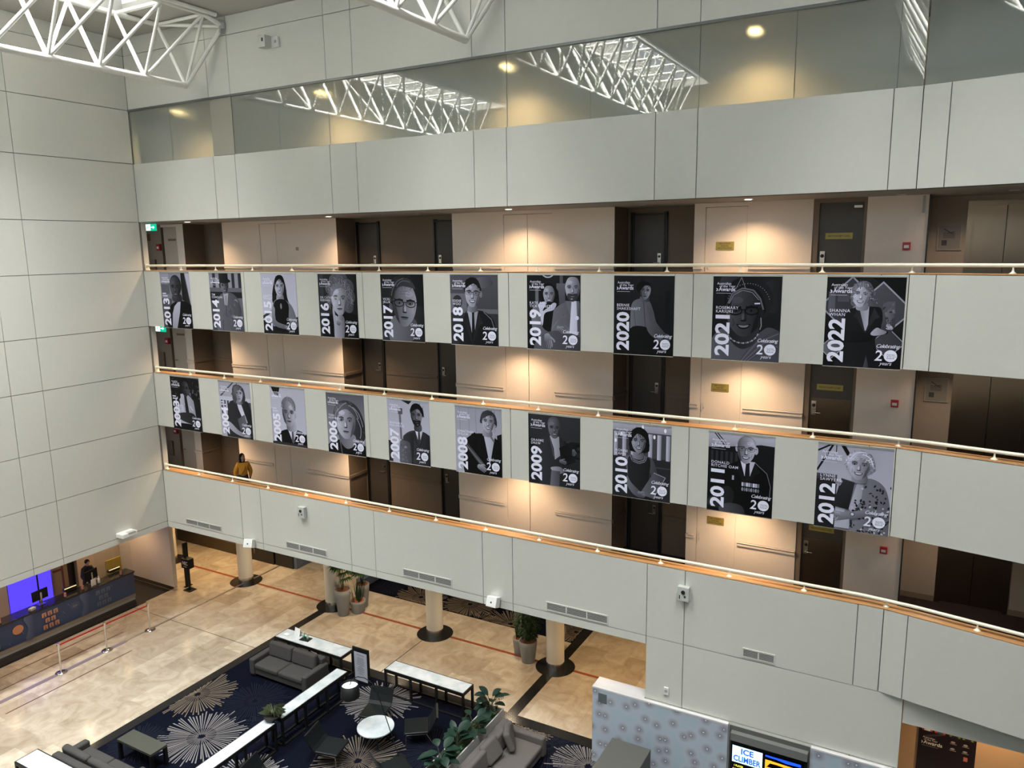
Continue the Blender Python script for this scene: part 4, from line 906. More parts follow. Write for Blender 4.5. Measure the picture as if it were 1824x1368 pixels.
# ---------------------------------------------------------------- handrails
LEV = ('lowest', 'middle', 'top')
def wpt(x, y=0.12):   # along the facade line, turning with the wing
    if x <= BX + .05: return (x, y)
    d = x - BX; c, s_ = math.cos(WA), math.sin(WA); return (BX + d * c - y * s_, d * s_ + y * c)
post_mb = MB(); post_mb.lathe([(0.0, 0), (.062, 0), (.060, .008), (.036, .022), (.020, .045), (.015, .075), (.015, .145)], n=14); pm_o = post_mb.build('post', IVORY); PM = pm_o.data; bpy.data.objects.remove(pm_o)
for i, z in enumerate((T1, T2, T3)):
    t = thing('handrail', 'ivory tubular handrail along the %s balcony, %s' % (LEV[i], ('above the plain wall with air vents', 'above the 2003 to 2012 banners', 'above the 2013 to 2022 banners')[i]), 'handrail', (0, 0, z + .02), group='ivory balcony handrails')
    h = .145
    MB().tube([(0.03, .12, h)] + [(*wpt(x), h) for x in (6, 12, 18, 21.4, 22.3, 26, 33.5)], .035, 12).build('rail', IVORY, t)
    MB().box(.0, .03, .07, .17, -.02, h + .05).build('end_plate', IVORY, t)
    for k in range(22):
        x = 0.105 + 1.552 * k; p = wpt(x); o = bpy.data.objects.new('post', PM); col.objects.link(o); o.parent = t; o.location = (p[0], p[1], 0)
# ---------------------------------------------------------------- corridor downlights
WARM = (1.0, 0.70, 0.42)
def downlight(x, y, z, p, label, grp, color=WARM, size=2.0, r=.085, lamp=True, m=None):
    t = thing('ceiling_light', label, 'light', (x, y, z), group=grp)
    MB().lathe([(r, 0.0), (r + .02, -.002), (r + .02, -.010), (r - .012, -.012), (r - .012, -.004)], n=20).build('trim_ring', WHITE, t)
    MB().cyl(0, 0, -.006, -.002, r - .01, 20).build('lens', m or LAMP, t)
    if lamp: spot('downlight', (0, 0, -.03), p, color, size, .8, t, .06)
DX = (1.1, 6.85, 12.75, 18.6)
for L, z in enumerate((U2, U3, S0, 16.9)):
    for x in DX:
        nm = {1.1: 'left end', 6.85: 'left middle', 12.75: 'centre', 18.6: 'right middle'}[x]
        downlight(x, 1.15 if x > 1.1 else .95, z - .001, 92 if L < 3 else 105, 'round recessed downlight, %s of the %s corridor ceiling' % (nm, ('lowest', 'middle', 'top', 'glazed gallery')[L]), 'corridor downlights', size=2.35, r=.085 if L < 3 else .13, color=WARM if L < 3 else (1, .70, .36), m=None if L < 3 else mat('gallery_lens', (1, .8, .5), .4, emit=(1, .70, .32), estr=14))
DIM = mat('unlit_lens', (0.5, 0.48, 0.45), .4)
for L, z in enumerate((U2, U3, S0)):
    for x, w_ in ((9.6, 'outside the wide brown recess'), (16.1, 'outside the third dark recess'), (21.5, 'before the lift lobby'), (23.4, 'in front of the lift doors')):
        downlight(x, 1.6, z - .001, 0, 'small unlit recessed downlight %s, %s corridor' % (w_, LEV[L]), 'unlit corridor downlights', lamp=False, m=DIM, r=.07)
        if x == 21.5: spot('lift_downlight', (22.6, 1.9, z - .05), 35, (1, .76, .55), 2.4, 1)
# exit signs
EXG = mat('exit_green', (0.0, 0.30, 0.16), .4, emit=(0.0, 0.45, 0.25), estr=.55); EXW = mat('exit_white', (.8, .9, .9), .4, emit=(.75, .95, .95), estr=1.1)
for L, z in enumerate((U2, U3, S0)):
    if L == 0: continue
    t = thing('exit_sign', 'green and white running man exit sign at the left end of the %s corridor' % LEV[L], 'exit sign', (-0.28, .62, z), group='green exit signs')
    MB().box(-.26, .26, -.02, .02, -.25, -.03).build('case', EXG, t)
    MB().box(-.24, .0, -.026, -.02, -.235, -.045).build('running_man_panel', EXW, t)
    m_ = MB(); m_.ball(-.10, -.03, -.075, .018, .005, .018, 8, 6).tube([(-.11, -.03, -.1), (-.13, -.03, -.15)], .014, 6).tube([(-.13, -.03, -.15), (-.09, -.03, -.17), (-.10, -.03, -.21)], .009, 5).tube([(-.13, -.03, -.15), (-.16, -.03, -.18), (-.19, -.03, -.18)], .009, 5).tube([(-.11, -.03, -.105), (-.07, -.03, -.12), (-.05, -.03, -.105)], .007, 5)
    m_.build('running_man', EXG, t)
    a_ = MB(); a_.box(.04, .15, -.03, -.02, -.150, -.125); a_.add([(.14, -.03, -.09), (.21, -.03, -.1375), (.14, -.03, -.185)], [(0, 1, 2)]); a_.build('arrow', EXW, t)
    MB().cyl(0, 0, -.03, 0, .01, 8).build('stem', WHITE, t)
# signs, call points, pictures
def words(mbx, st, x, y, z, size, w_, bold=.01, face='-y', mi=0, d=.0):
    vs, fs = text_mesh(st, bold); xs = [v[0] for v in vs]; s_ = w_ / (max(xs) - min(xs)); x0 = min(xs)
    if face == '-y': P = [(x + (a - x0) * s_, y - d, z + b * size) for a, b in vs]
    elif face == '+x': P = [(x + d, y + (a - x0) * s_, z + b * size) for a, b in vs]
    mbx.add(P, fs, mi)
for L in range(3):
    zf = FL[L]; nm = LEV[L]
    t = tag(MB().box(-.205, .205, -.012, 0, -.095, .095).build('wall_sign', BRASS, None, (17.93, YB + .011, zf + 1.50)), 'brass FIRE HYDRANT plate on the cream cupboard door of the %s corridor' % nm, 'sign', 'brass hydrant plates')
    k = MB()
    for s_, z, w_ in (('FIRE HYDRANT', .035, .26), ('HOSE REEL', -.015, .18), ('FIRE EXTINGUISHER', -.065, .32)): words(k, s_, -w_ / 2, -.012, z, .045, w_, d=.001)
    k.build('lettering', DARKT, t)
    t = tag(MB().box(-.27, .27, -.01, 0, -.065, .065).build('wall_sign', mat('yellow_plate', (.45, .36, .07), .4), None, (20.33, YB + .079, zf + 1.68)), 'yellow FIRE DOOR plate on the dark fire door of the %s corridor' % nm, 'sign', 'yellow fire door plates')
    k = MB(); words(k, 'FIRE DOOR KEEP CLOSED', -.22, -.01, -.02, .055, .44, d=.001); k.build('lettering', DARKT, t)
    t = thing('fire_call_point', 'red fire call point between fire door and lifts, %s corridor' % nm, 'fire alarm', (21.64, YB - .001, zf + 1.45), group='red fire call points')
    MB().box(-.075, .075, -.055, 0, -.08, .08).build('case', RED, t, bevel=.008); MB().box(-.045, .045, -.058, -.055, -.04, .02).build('glass_panel', WHITE, t)
    t = thing('fire_call_point', 'red fire alarm point at the left end of the %s corridor' % nm, 'fire alarm', (-1.76, YB - .001, zf + 1.70), group='red fire points at the left end')
    MB().box(-.09, .09, -.10, 0, -.11, .11).build('case', RED, t, bevel=.008); MB().box(-.05, .05, -.104, -.10, -.05, .03).build('glass_panel', WHITE, t)
    t = thing('meter_box', 'brown wall cabinet at the left end of the %s corridor' % nm, 'cabinet', (-2.15, YB - .001, zf + 1.0), group='brown wall cabinets')
    MB().box(-.12, .12, -.06, 0, -.28, .28).build('body', BROWN, t); MB().box(.07, .09, -.07, -.06, -.03, .03).build('latch', STEEL, t)
    if L == 2: tag(MB().box(-.1, .1, -.015, 0, -.12, .12).build('wall_sign', mat('orange_brown_sign', (.18, .08, .02), .5), None, (-2.35, YB - .001, zf + 2.05)), 'small orange brown notice at the left end of the top corridor', 'sign')
    tag(MB().box(-.2, .2, -.012, 0, -.035, .035).build('door_sign', BROWN, None, (-1.16, YB + .049, zf + 1.95)), 'narrow brown sign on the cream door at the left end of the %s corridor' % nm, 'sign', 'narrow brown door signs')
    if L == 2: tag(MB().box(-.05, .05, -.02, 0, -.05, .05).build('light_switch', TAN, None, (4.74, YB - .001, zf + 1.58)), 'small square switch plate beside the cupboard doors, top corridor', 'switch')
    if L > 0:
        t = thing('framed_picture', 'pale framed abstract print beside the lift doors of the %s corridor' % nm, 'picture', (22.40, 3.099, zf + 1.62), group='prints beside the lifts')
        MB().box(-.23, .23, -.03, 0, -.27, .27).build('frame', mat('pale_frame', (.34, .31, .27), .5), t)
        MB().box(-.205, .205, -.032, -.03, -.245, .245).build('mat_board', mat('grey_board', (.24, .22, .20), .7), t)
        k = MB(); INK = mat('print_ink', (.05, .05, .055), .6); rn = random.Random(2)
        for q in range(7): k.box(-.12, .10, -.034, -.033, .09 - q * .018, .097 - q * .018)
        k.box(-.14, -.04, -.034, -.033, -.17, -.06); k.add([(-.12, -.0345, .17), (-.10, -.0345, .18), (.08, -.0345, .06), (.07, -.0345, .05)], [(0, 1, 2, 3)]); k.add([(.08, -.0345, .12), (.09, -.0345, .11), (-.04, -.0345, .08), (-.04, -.0345, .09)], [(0, 1, 2, 3)]); k.build('printed_design', INK, t)
    if L == 2: tag(MB().box(-.025, .025, -.02, 0, -.17, .17).build('wall_bracket', GREYP, None, (21.90, YB - .001, zf + 2.28)), 'slim grey strip mounted high on the wall corner beside the lift lobby', 'bracket')
# ---------------------------------------------------------------- fixtures on the atrium walls
def emergency_box(x, z, label, s=1.0):
    t = thing('wall_monitor', label, 'wall unit', (x, -.001, z), group='grey twin lens wall boxes')
    MB().box(-.13 * s, .13 * s, -.12, 0, -.17 * s, .17 * s).build('housing', mat('box_grey', (.52, .53, .50), .5), t, bevel=.012)
    MB().cyl(0, 0, 0, .02, .045, 16).build('lens', BLK, t, (-.0, -.12, .05), rot=(PI / 2, 0, 0)); MB().box(-.09, -.07, -.124, -.12, -.12, -.03).build('label_plate', BLK, t); MB().box(.02, .06, -.124, -.12, -.08, -.03).build('test_switch', DARKT, t)
emergency_box(6.286, 5.08 - .12, 'grey wall box with dark round lens under the lowest handrail, left')
emergency_box(17.786, 5.02 - .12, 'grey wall box with dark round lens under the lowest handrail, right')
t = thing('wall_monitor', 'grey box on a white bracket high on the wall near the upper left truss', 'wall unit', (6.2, -.001, 18.02))
MB().box(-.16, .10, -.32, -.08, -.14, .16).build('housing', MATS['box_grey'], t, bevel=.012); MB().box(.0, .32, -.08, 0, -.12, .14).build('bracket', WHITE, t); MB().box(-.02, .04, -.325, -.32, .0, .09).build('lens', BLK, t); MB().box(.2, .28, -.085, -.08, -.02, .05).build('label_plate', GREYP, t)
def floodbox(loc, rz, label):
    t = thing('wall_sensor', label, 'sensor', loc, rz, group='white tilted sensor boxes')
    o = MB().box(-.15, .15, -.26, -.04, -.15, .12).build('housing', WHITE, t, bevel=.02); o.rotation_euler = (-.35, 0, 0)
    o = MB().box(-.02, .02, -.265, -.26, -.05, -.01).build('lens', BLK, t); o.rotation_euler = (-.35, 0, 0)
    MB().box(-.05, .05, -.06, 0, -.1, .1).build('mount', GREYP, t)
floodbox((4.0, -.001, 3.57), .3, 'white tilted box at the wall foot above the left cream column')
floodbox((12.86, -.001, 3.60), 0, 'white tilted box at the wall foot left of the right cream column')
t = thing('projector', 'white box projector fixed low on the left wall above the reception desk', 'projector', (.001, -1.62, 3.74), PI / 2)
MB().box(-.26, .26, -.34, 0, -.06, .08).build('housing', WHITE, t, bevel=.02); MB().box(-.05, .2, -.345, -.2, .02, .085).build('grille', GREYP, t)
t = thing('thermostat', 'small white control plate on the wall above the patterned screen', 'switch', (17.42, -.001, 2.38))
MB().box(-.055, .055, -.03, 0, -.10, .09).build('case', WHITE, t, bevel=.006); MB().box(-.035, .035, -.033, -.03, -.03, .04).build('display', GREYP, t)
def vent(x0, x1, z0, z1, n, label):
    t = thing('air_vent', label, 'vent', (x0, -.001, z0), group='louvred air vents in the lower wall')
    W = x1 - x0; H = z1 - z0; f = MB(); e = .025
    f.box(0, W, -.015, 0, 0, e).box(0, W, -.015, 0, H - e, H).box(0, e, -.015, 0, e, H - e).box(W - e, W, -.015, 0, e, H - e)
    for i in range(1, n): f.box(W * i / n - .015, W * i / n + .015, -.015, 0, e, H - e)
    f.build('frame', WALL, t); MB().box(e, W - e, -.002, 0, e, H - e).build('duct', BLK, t)
    l = MB()
    for k in range(6):
        z = e + (H - 2 * e) * (k + .5) / 6; l.box(e, W - e, -.012, -.004, z - .0045, z + .0045)
    l.build('louvres', GREYP, t)
vent(.95, 2.66, 3.68, 3.88, 3, 'three bay grey vent at the far left of the lower wall'); vent(5.49, 7.13, 3.68, 3.90, 3, 'three bay grey vent above the potted palm'); vent(9.89, 11.51, 3.68, 3.90, 3, 'three bay grey vent above the middle cream column')
vent(14.31, 15.96, 3.68, 3.91, 3, 'three bay grey vent above the right cream column'); vent(19.10, 19.79, 3.68, 3.90, 2, 'short two bay grey vent at the right of the lower wall')

# ---------------------------------------------------------------- people
SKIN = mat('skin', (0.42, 0.25, 0.17), .55); HAIR = mat('black_hair', (.007, .006, .006), .7, spec=.15); YEL = mat('mustard_blouse', (0.62, 0.27, 0.02), .8, noise=.12, nscale=14, bump=.25); SUIT = mat('black_suit', (.014, .014, .017), .8, bump=.1)
def skin_obj(name, pts, edges, m, parent, sub=2):
    me = bpy.data.meshes.new(name); me.from_pydata([p[:3] for p in pts], edges, []); o = bpy.data.objects.new(name, me); col.objects.link(o); o.parent = parent; me.materials.append(m)
    s_ = o.modifiers.new('skin', 'SKIN'); s_.use_smooth_shade = True
    for v, p in zip(me.skin_vertices[0].data, pts): v.radius = (p[3], p[4] if len(p) > 4 else p[3])
    me.skin_vertices[0].data[0].use_root = True
    s2 = o.modifiers.new('sub', 'SUBSURF'); s2.levels = sub; s2.render_levels = sub; return o
def person(name, label, loc, rz, top, m_top, m_bot, H=1.64, lean=0.0, hands=None, longhair=True, look=0.0, headtilt=0.0, puff=0, skirt=False):
    """local frame: faces -y, x to the person's left as seen from behind; hands = two (x,y,z)"""
    t = thing(name, label, 'person', loc, rz); k = H / 1.7
    def sp(x, y, z): return (x * k, (y - lean * max(0, z - .95)) * k, z * k)
    hands = hands or [(-.24, -.05, .78), (.24, -.05, .78)]
    sh = [(-.15, 0, 1.39), (.15, 0, 1.39)]
    P = [(*sp(0, 0, .95), .13, .10), (*sp(0, .0, 1.12), .115, .09), (*sp(0, .0, 1.30), .145, .10), (*sp(0, .0, 1.42), .09, .075), (*sp(0, .0, 1.50), .05, .05)]; E_ = [(0, 1), (1, 2), (2, 3), (3, 4)]
    for i, s_ in enumerate((-1, 1)):
        b = len(P); P += [(*sp(s_ * .09, 0, .86), .085), (*sp(s_ * .10, -.01, .48), .06), (*sp(s_ * .10, .02, .10), .04), (*sp(s_ * .10, -.10, .04), .035)]; E_ += [(0, b), (b, b + 1), (b + 1, b + 2), (b + 2, b + 3)]
        b = len(P); S = sp(*sh[i]); Hn = tuple(q * k for q in hands[i]); el = ((S[0] + Hn[0]) / 2 + s_ * .07, (S[1] + Hn[1]) / 2 + .06, (S[2] + Hn[2]) / 2 - .04)
        P += [(*S, .055), (*el, .042), (*Hn, .027)]; E_ += [(2, b), (b, b + 1), (b + 1, b + 2)]
        # hand: palm and five fingers
        hx, hy, hz = Hn; d = Vector(Hn) - Vector(el); d.normalize(); side_ = Vector((s_, 0, 0)); hb = MB()
        pc = Vector(Hn) + d * .045; hb.ball(pc.x, pc.y, pc.z, .036, .02, .045, 10, 8)
        for q in range(4):
            o0 = pc + Vector(((q - 1.5) * .017, 0, 0)) + d * .03; l_ = (.055, .066, .06, .048)[q]; hb.tube([o0, o0 + d * l_ * .55, o0 + d * l_ + Vector((0, 0, -.022))], .008, 6)
        th = pc - side_ * .03; hb.tube([th, th - side_ * .018 + d * .028, th - side_ * .012 + d * .05], .009, 6)
        hb.build('hand', SKIN, t)
    skin_obj('body', P, E_, m_bot, t)
    # garments a little outside the body
    T_ = [(*sp(0, 0, .93 if not skirt else .80), .17 if not skirt else .19, .13), (*sp(0, .0, 1.10), .145, .12), (*sp(0, .0, 1.28), .165, .12), (*sp(0, .0, 1.39), .085, .07)]; e2 = [(0, 1), (1, 2), (2, 3)]
    for i, s_ in enumerate((-1, 1)):
        b = len(T_); S = sp(*sh[i]); Hn = tuple(q * k for q in hands[i]); el = ((S[0] + Hn[0]) / 2 + s_ * .07, (S[1] + Hn[1]) / 2 + .06, (S[2] + Hn[2]) / 2 - .04); w3 = tuple(el[j] + (Hn[j] - el[j]) * .85 for j in range(3)); mid = tuple((el[j] + S[j]) / 2 for j in range(3))
        T_ += [(*S, .070 + .01 * puff), (*mid, .062 + .022 * puff), (*el, .055 + .02 * puff), (*w3, .036)]; e2 += [(2, b), (b, b + 1), (b + 1, b + 2), (b + 2, b + 3)]
    skin_obj('top', T_, e2, m_top, t)
    hy = -lean * .62 * k - .02; hz = 1.60 * k; hc = Vector((0, hy, hz)); R_ = Matrix.Rotation(look, 3, 'Z') @ Matrix.Rotation(headtilt, 3, 'X')
    hd = MB(); hd.ball(0, 0, 0, .072, .09, .112, 20, 14); hd.ball(0, -.035, -.055, .05, .05, .055, 14, 10)
    hd.add([(-.013, -.085, -.02), (.013, -.085, -.02), (0, -.085, .03), (0, -.112, -.018)], [(0, 1, 3), (1, 2, 3), (2, 0, 3)], 0); hd.ball(-.075, 0, -.01, .012, .02, .03, 8, 6); hd.ball(.075, 0, -.01, .012, .02, .03, 8, 6)
    for s_ in (-1, 1): hd.ball(s_ * .03, -.083, .012, .013, .006, .007, 8, 6, 1); hd.ball(s_ * .03, -.089, .012, .006, .004, .006, 6, 5, 2); hd.box(s_ * .03 - .018, s_ * .03 + .018, -.088, -.082, .032, .038, 2)
    hd.ball(0, -.083, -.062, .022, .006, .007, 10, 6, 3); hd.cyl(0, .01, -.16, -.06, .045, 14)
    hd.v = [tuple(hc + R_ @ Vector(p)) for p in hd.v]; hd.build('head', [SKIN, WHITE, HAIR, mat('lips', (.35, .08, .07), .5)], t)
    hr = MB(); hr.ball(0, .022, .028, .086, .092, .104, 18, 12)
    if longhair: hr.ball(0, .06, -.08, .085, .055, .16, 14, 10); hr.ball(-.07, .02, -.07, .028, .05, .13, 10, 8); hr.ball(.07, .02, -.07, .028, .05, .13, 10, 8); hr.ball(-.02, .075, -.2, .06, .035, .13, 12, 8)
    hr.v = [tuple(hc + R_ @ Vector(p)) for p in hr.v]; hr.build('hair', HAIR, t)
    return t
t = person('person', 'woman in mustard yellow puff sleeve blouse standing at the lowest handrail', (2.93, .80, FL[0] + .001), 1.0, None, YEL, mat('dark_trousers', (.02, .02, .025), .8), 1.66, 0, [(-.20, -.02, .84), (.20, -.02, .84)], True, .45, 0, 1)
MB().tube([(.12, -.02, 1.36), (.02, -.155, 1.15), (-.12, -.13, .98)], .009, 6).build('bag_strap', DARKT, t); MB().box(-.05, .05, -.06, .02, -.08, .08).build('shoulder_bag', BLK, t, (-.2, -.02, .90), bevel=.01)
# ---------------------------------------------------------------- reception nook
TILEW = mat('reception_wall', (.40, .33, .27), .6, noise=.05); PALEW = mat('reception_side_wall', (.58, .52, .46), .7, noise=.03)
struct(MB().box(-5.4, -5.2, -.23, 1.5, 0, U1).box(-5.4, -5.2, -9, -2.72, 0, U1).build('wall_reception_back', TILEW))
struct(MB().box(-5.4, -5.2, -1.2, -.6, 0, U1).build('wall_reception_panel', BROWN)); struct(MB().box(-5.6, -5.4, -.6, -.23, 0, U1).build('wall_reception_gap', BLK))
struct(MB().box(-5.4, -2.1, 1.5, 1.66, 0.16, U1).build('wall_reception_side', PALEW)); struct(MB().box(-5.4, -2.12, 1.51, 1.65, 0, .16).build('baseboard_reception', STEEL))
BLUE = mat('blue_backlit_panel', (.03, .02, .3), .5, emit=(.085, .05, 1.0), estr=.52)
t = thing('backlit_panel', 'glowing blue backlit wall panel behind the reception desk', 'light panel', (-5.2, -1.96, 0))
MB().box(0, .03, -.74, .22, 0.02, U1 - .02).build('panel', BLUE, t); MB().box(0, .03, .27, .74, 0.02, U1 - .02).build('panel', BLUE, t); MB().box(0, .05, .22, .27, 0.02, U1 - .02).build('divider', BLK, t)
BT = mat('barrier_brown', (.10, .03, .02), .5)
t = thing('barrier_post', 'brown retractable barrier post behind the desk in front of the dark wall panel', 'barrier', (-5.0, -.9, 0)); MB().cyl(0, 0, 0, .02, .15).build('base', BLK, t); MB().cyl(0, 0, .02, 1.35, .035).build('pole', BT, t); MB().box(-.01, .01, -.35, 0, 1.2, 1.28).build('belt', BT, t)
# desk
dk = thing('reception_desk', 'long black topped reception desk with a navy printed front', 'desk', (-2.79, .40, 0))
MB().box(-.06, -.02, -9, -.02, 0, .10).build('plinth', GREYP, dk)
MB().box(-.10, -.012, -9, 0, .10, 1.04).build('front_panel', TAN, dk); MB().box(-.95, -.102, -9, -.0, .70, .74).build('work_top', BROWN, dk)
MB().box(-.95, -.9, -9, 0, .1, .70).build('rear_panel', BROWN, dk)
MB().box(-.50, .03, -9, .03, 1.04, 1.10).build('counter_top', BLKST, dk, bevel=.006)
kk = Ink(lambda u, t, d: (0.002 + d, -9 + u, 1.04 - t), 1.0, tint=(1, 1, 1), step=.0005); kk.H = .80; kk.clip = lambda p: p
kk.grect(0, 0, 9, .80, (52, 62, 98), (66, 80, 120)); kk.mb.f.clear(); kk.mb.v.clear(); kk.mb.m.clear(); kk.mb.sm.clear(); kk.mb.c.clear()
kk.raw([(0, 0), (9, 0), (9, .8), (0, .8)], [(0, 1, 2, 3)], [lin((44, 54, 92)), lin((58, 72, 112)), lin((66, 88, 128)), lin((36, 52, 96))])
rn = random.Random(9)
for i in range(16):
    a = rn.uniform(0, 9); b = rn.uniform(.05, .7); kk.line([(a, b), (a + .06, b + .09)], .008, (140, 150, 185))
for c in range(4):
    x = 8.0 - c * 1.88
    kk.blob([(x - 1.05, .05), (x - .8, .0), (x - .72, .5), (x - .8, .78), (x - 1.05, .76), (x - .95, .4)], (92, 104, 140), (60, 72, 112), 0)
    kk.ell(x - 1.25, .32, .17, .15, ((70, 84, 116), (205, 140, 100), (70, 84, 116), (120, 130, 150))[c]); kk.line([(x - 1.33, .30), (x - 1.17, .30)], .012, (160, 150, 150)); kk.line([(x - 1.33, .34), (x - 1.17, .34)], .012, (160, 150, 150))
    tc = ((96, 112, 140), (188, 140, 118), (92, 128, 108), (120, 110, 150))[c]
    for r in range(3):
        n = (3, 2, 3)[r]
        for q in range(n):
            u = x - .48 + q * .19 + (.09 if n == 2 else 0); v = .12 + r * .21; kk.rect(u, v, u + .145, v + .155, tc); kk.ell(u + .072, v + .062, .018, .022, (110, 84, 76)); kk.shape([(u + .04, v + .14), (u + .055, v + .095), (u + .09, v + .095), (u + .105, v + .14)], (96, 74, 70))
kk.mb.build('printed_front', attr_mat('desk_print', .35), dk, color=True)
def monitor(y, x, label, rz, z=1.101):
    t = thing('monitor', label, 'monitor', (x, y, z), rz, group='desk monitors')
    MB().box(-.27, .27, -.02, .02, .16, .50).build('screen', BLKM, t, bevel=.006); MB().box(-.03, .03, .02, .06, .02, .42).build('stand', STEEL, t); MB().box(-.12, .12, -.06, .12, 0, .015).build('foot', STEEL, t)
monitor(-2.75, -3.13, 'black monitor with steel stand on the desk before the blue panel', PI / 2 + .1 + PI); monitor(-.98, -3.13, 'black monitor beside the receptionist', PI / 2 + .2 + PI)
def bottle(name, x, y, z, label, m, h=.2, r=.035, grp=None):
    t = thing(name, label, 'bottle', (x, y, z), group=grp)
    MB().lathe([(0, 0), (r, 0), (r, h * .62), (r * .4, h * .75), (r * .35, h * .82)], n=14).build('body', m, t); MB().cyl(0, 0, h * .82, h * .92, r * .3, 10).box(-.035, .006, -.006, .006, h * .92, h).build('pump', WHITE, t)
SAN = mat('clear_gel', (.75, .78, .78), .2); GRN = mat('green_bottle', (.20, .42, .28), .25)
bottle('sanitiser_bottle', -2.95, -.82, 1.10, 'clear pump bottle on the counter beside the monitor stand', SAN, .26, .045)
tag(MB().box(-.012, .012, -.09, .09, 0, .24).build('tablet', WHITE, None, (-2.9, -1.05, 1.102), .2), 'white upright tablet on the counter in front of the receptionist', 'tablet')
tag(MB().box(-.07, .07, -.10, .10, 0, .09).build('card_machine', GREYP, None, (-2.92, -3.15, 1.102), .3, bevel=.02), 'grey card machine on the counter below the left monitor', 'device')
def candle(x, y, label):
    t = thing('candle_jar', label, 'candle', (x, y, 1.101), group='small glowing jars on the reception counter')
    MB().lathe([(0, 0), (.04, 0), (.045, .05), (.035, .12), (.045, .14)], n=12).build('jar', mat('pinkish_glass', (.5, .25, .22), .15), t); MB().cyl(0, 0, .02, .06, .025, 10).build('glow', mat('red_glow', (1, .2, .1), .4, emit=(1, .12, .06), estr=3), t)
candle(-2.92, -2.05, 'small jar with a red glow on the counter right of the left monitor'); candle(-2.9, -.02, 'small jar with a red glow near the right end of the counter'); candle(-2.92, -4.15, 'small jar with a red glow at the left picture edge'); candle(-2.95, -1.42, 'small pinkish glass jar in the middle of the counter')
for y, lb in ((-1.82, 'left'), (-.0 - .14 + .5, 'right')):
    pass
GOLD = mat('warm_strip', (.8, .6, .3), .4, emit=(1, .72, .35), estr=.55)
for y, x, lb in ((-1.70, -3.25, 'near the middle of the reception desk'), (.0, -3.35, 'at the right end of the reception desk')):
    t = thing('desk_lamp', 'low black lamp with a gold glowing edge ' + lb, 'lamp', (x, y, .74), group='low reception desk lamps')
    MB().cyl(0, 0, 0, .03, .09).cyl(0, 0, .03, .42, .014).build('stand', BLK, t); MB().box(-.08, .08, -.20, .20, .40, .50).build('shade', BLK, t); MB().box(.05, .085, -.205, .205, .50, .512).build('glowing_edge', GOLD, t)
t = tag(MB().box(-.02, .02, -.3, .3, 0, 1.24).build('notice_board', mat('mustard_board', (.42, .30, .02), .6), None, (-4.2, .55, .0065)), 'mustard yellow board standing behind the right end of the desk', 'board'); 
for y in (-.42, .30): tag(MB().box(-.004, .004, -.34, .34, 0, .95).build('acrylic_screen', CLEAR, None, (-3.2, y, 1.101)), 'clear acrylic screen on the counter, %s of two' % ('left' if y < 0 else 'right'), 'screen', 'clear counter screens')
tag(MB().box(-.16, .16, -.1, .1, 0, .14).build('telephone', BLK, None, (-3.45, -.28, .742), .3, bevel=.03), 'black desk telephone right of the receptionist', 'telephone')
tag(MB().box(-.22, .22, -.03, .03, 0, .006).box(-.15, .2, -.15, .1, .006, .012).build('papers', WHITE, None, (-3.3, -.5, .742), .5), 'white papers on the desk beside the receptionist', 'papers')
tag(MB().box(-.3, .3, -.12, .12, 0, .08).build('counter_cushion', mat('beige_cloth', (.55, .45, .38), .8), None, (-3.5, -3.9, .742), .3, bevel=.03), 'beige folded cloth on the desk in front of the blue panel', 'cloth')
person('person', 'receptionist in a black suit looking down behind the desk', (-4.0, -.62, 0.0065), PI / 2 - .1, None, SUIT, SUIT, 1.70, .22, [(-.20, -.38, .98), (.20, -.34, 1.0)], False, 0, .45)
# barrier posts and belt
RB = mat('red_belt', (.42, .008, .015), .7)
bx = (-.28, -.27, -.22); by = (-3.90, -2.42, -.90); nm = ('nearest the left picture edge', 'in the middle of the red belt', 'at the right end of the red belt')
for i in range(3):
    t = thing('queue_post', 'chrome queue post ' + nm[i], 'barrier post', (bx[i], by[i], .0075), group='chrome queue posts')
    MB().lathe([(0, 0), (.17, 0), (.17, .012), (.12, .03), (.03, .045), (.03, .045)], n=28).build('base', CHROME, t); MB().cyl(0, 0, .045, .93, .028, 16).build('pole', CHROME, t); MB().cyl(0, 0, .93, .96, .036, 16).build('cap', CHROME, t); MB().box(-.037, .037, -.037, .037, .86, .925).build('belt_head', CHROME, t)
for i in range(2):
    a = Vector((bx[i], by[i] + .04, .87)); b = Vector((bx[i + 1], by[i + 1] - .04, .87)); tag(MB().add([a + Vector((-.003, 0, 0)), b + Vector((-.003, 0, 0)), b + Vector((-.003, 0, .05)), a + Vector((-.003, 0, .05)), a + Vector((.003, 0, 0)), b + Vector((.003, 0, 0)), b + Vector((.003, 0, .05)), a + Vector((.003, 0, .05))], [(0, 1, 2, 3), (7, 6, 5, 4), (3, 2, 6, 7), (0, 4, 5, 1)]).build('barrier_belt', RB), 'red belt stretched between the %s queue posts' % ('left pair of' if i == 0 else 'right pair of'), 'belt', 'red queue belts')
# sign stand and totem
t = thing('sign_stand', 'black box sign lettered in white on a pole by the reception side wall', 'sign', (-1.66, 1.84, 0))
MB().box(-.19, .19, -.16, .16, 0, .02).build('base', BLKM, t); MB().cyl(0, 0, .02, .90, .04, 14).build('pole', BLKM, t); MB().box(-.20, .20, -.12, .12, .90, 1.27).build('sign_box', BLKM, t)
k = MB(); words(k, 'NEC', -.13, -.12, 1.05, .19, .28, .02, d=.002); words(k, 'CANBERRA', -.10, -.12, .96, .05, .2, d=.002); k.build('lettering', WHITE, t)
tag(MB().box(-.06, .06, -.16, .16, 0, .02).box(-.03, .03, -.10, .10, .02, 1.75).build('totem', BLKM, None, (-2.02, 2.05, 0)), 'tall slim black totem just behind the end of the reception side wall', 'totem')
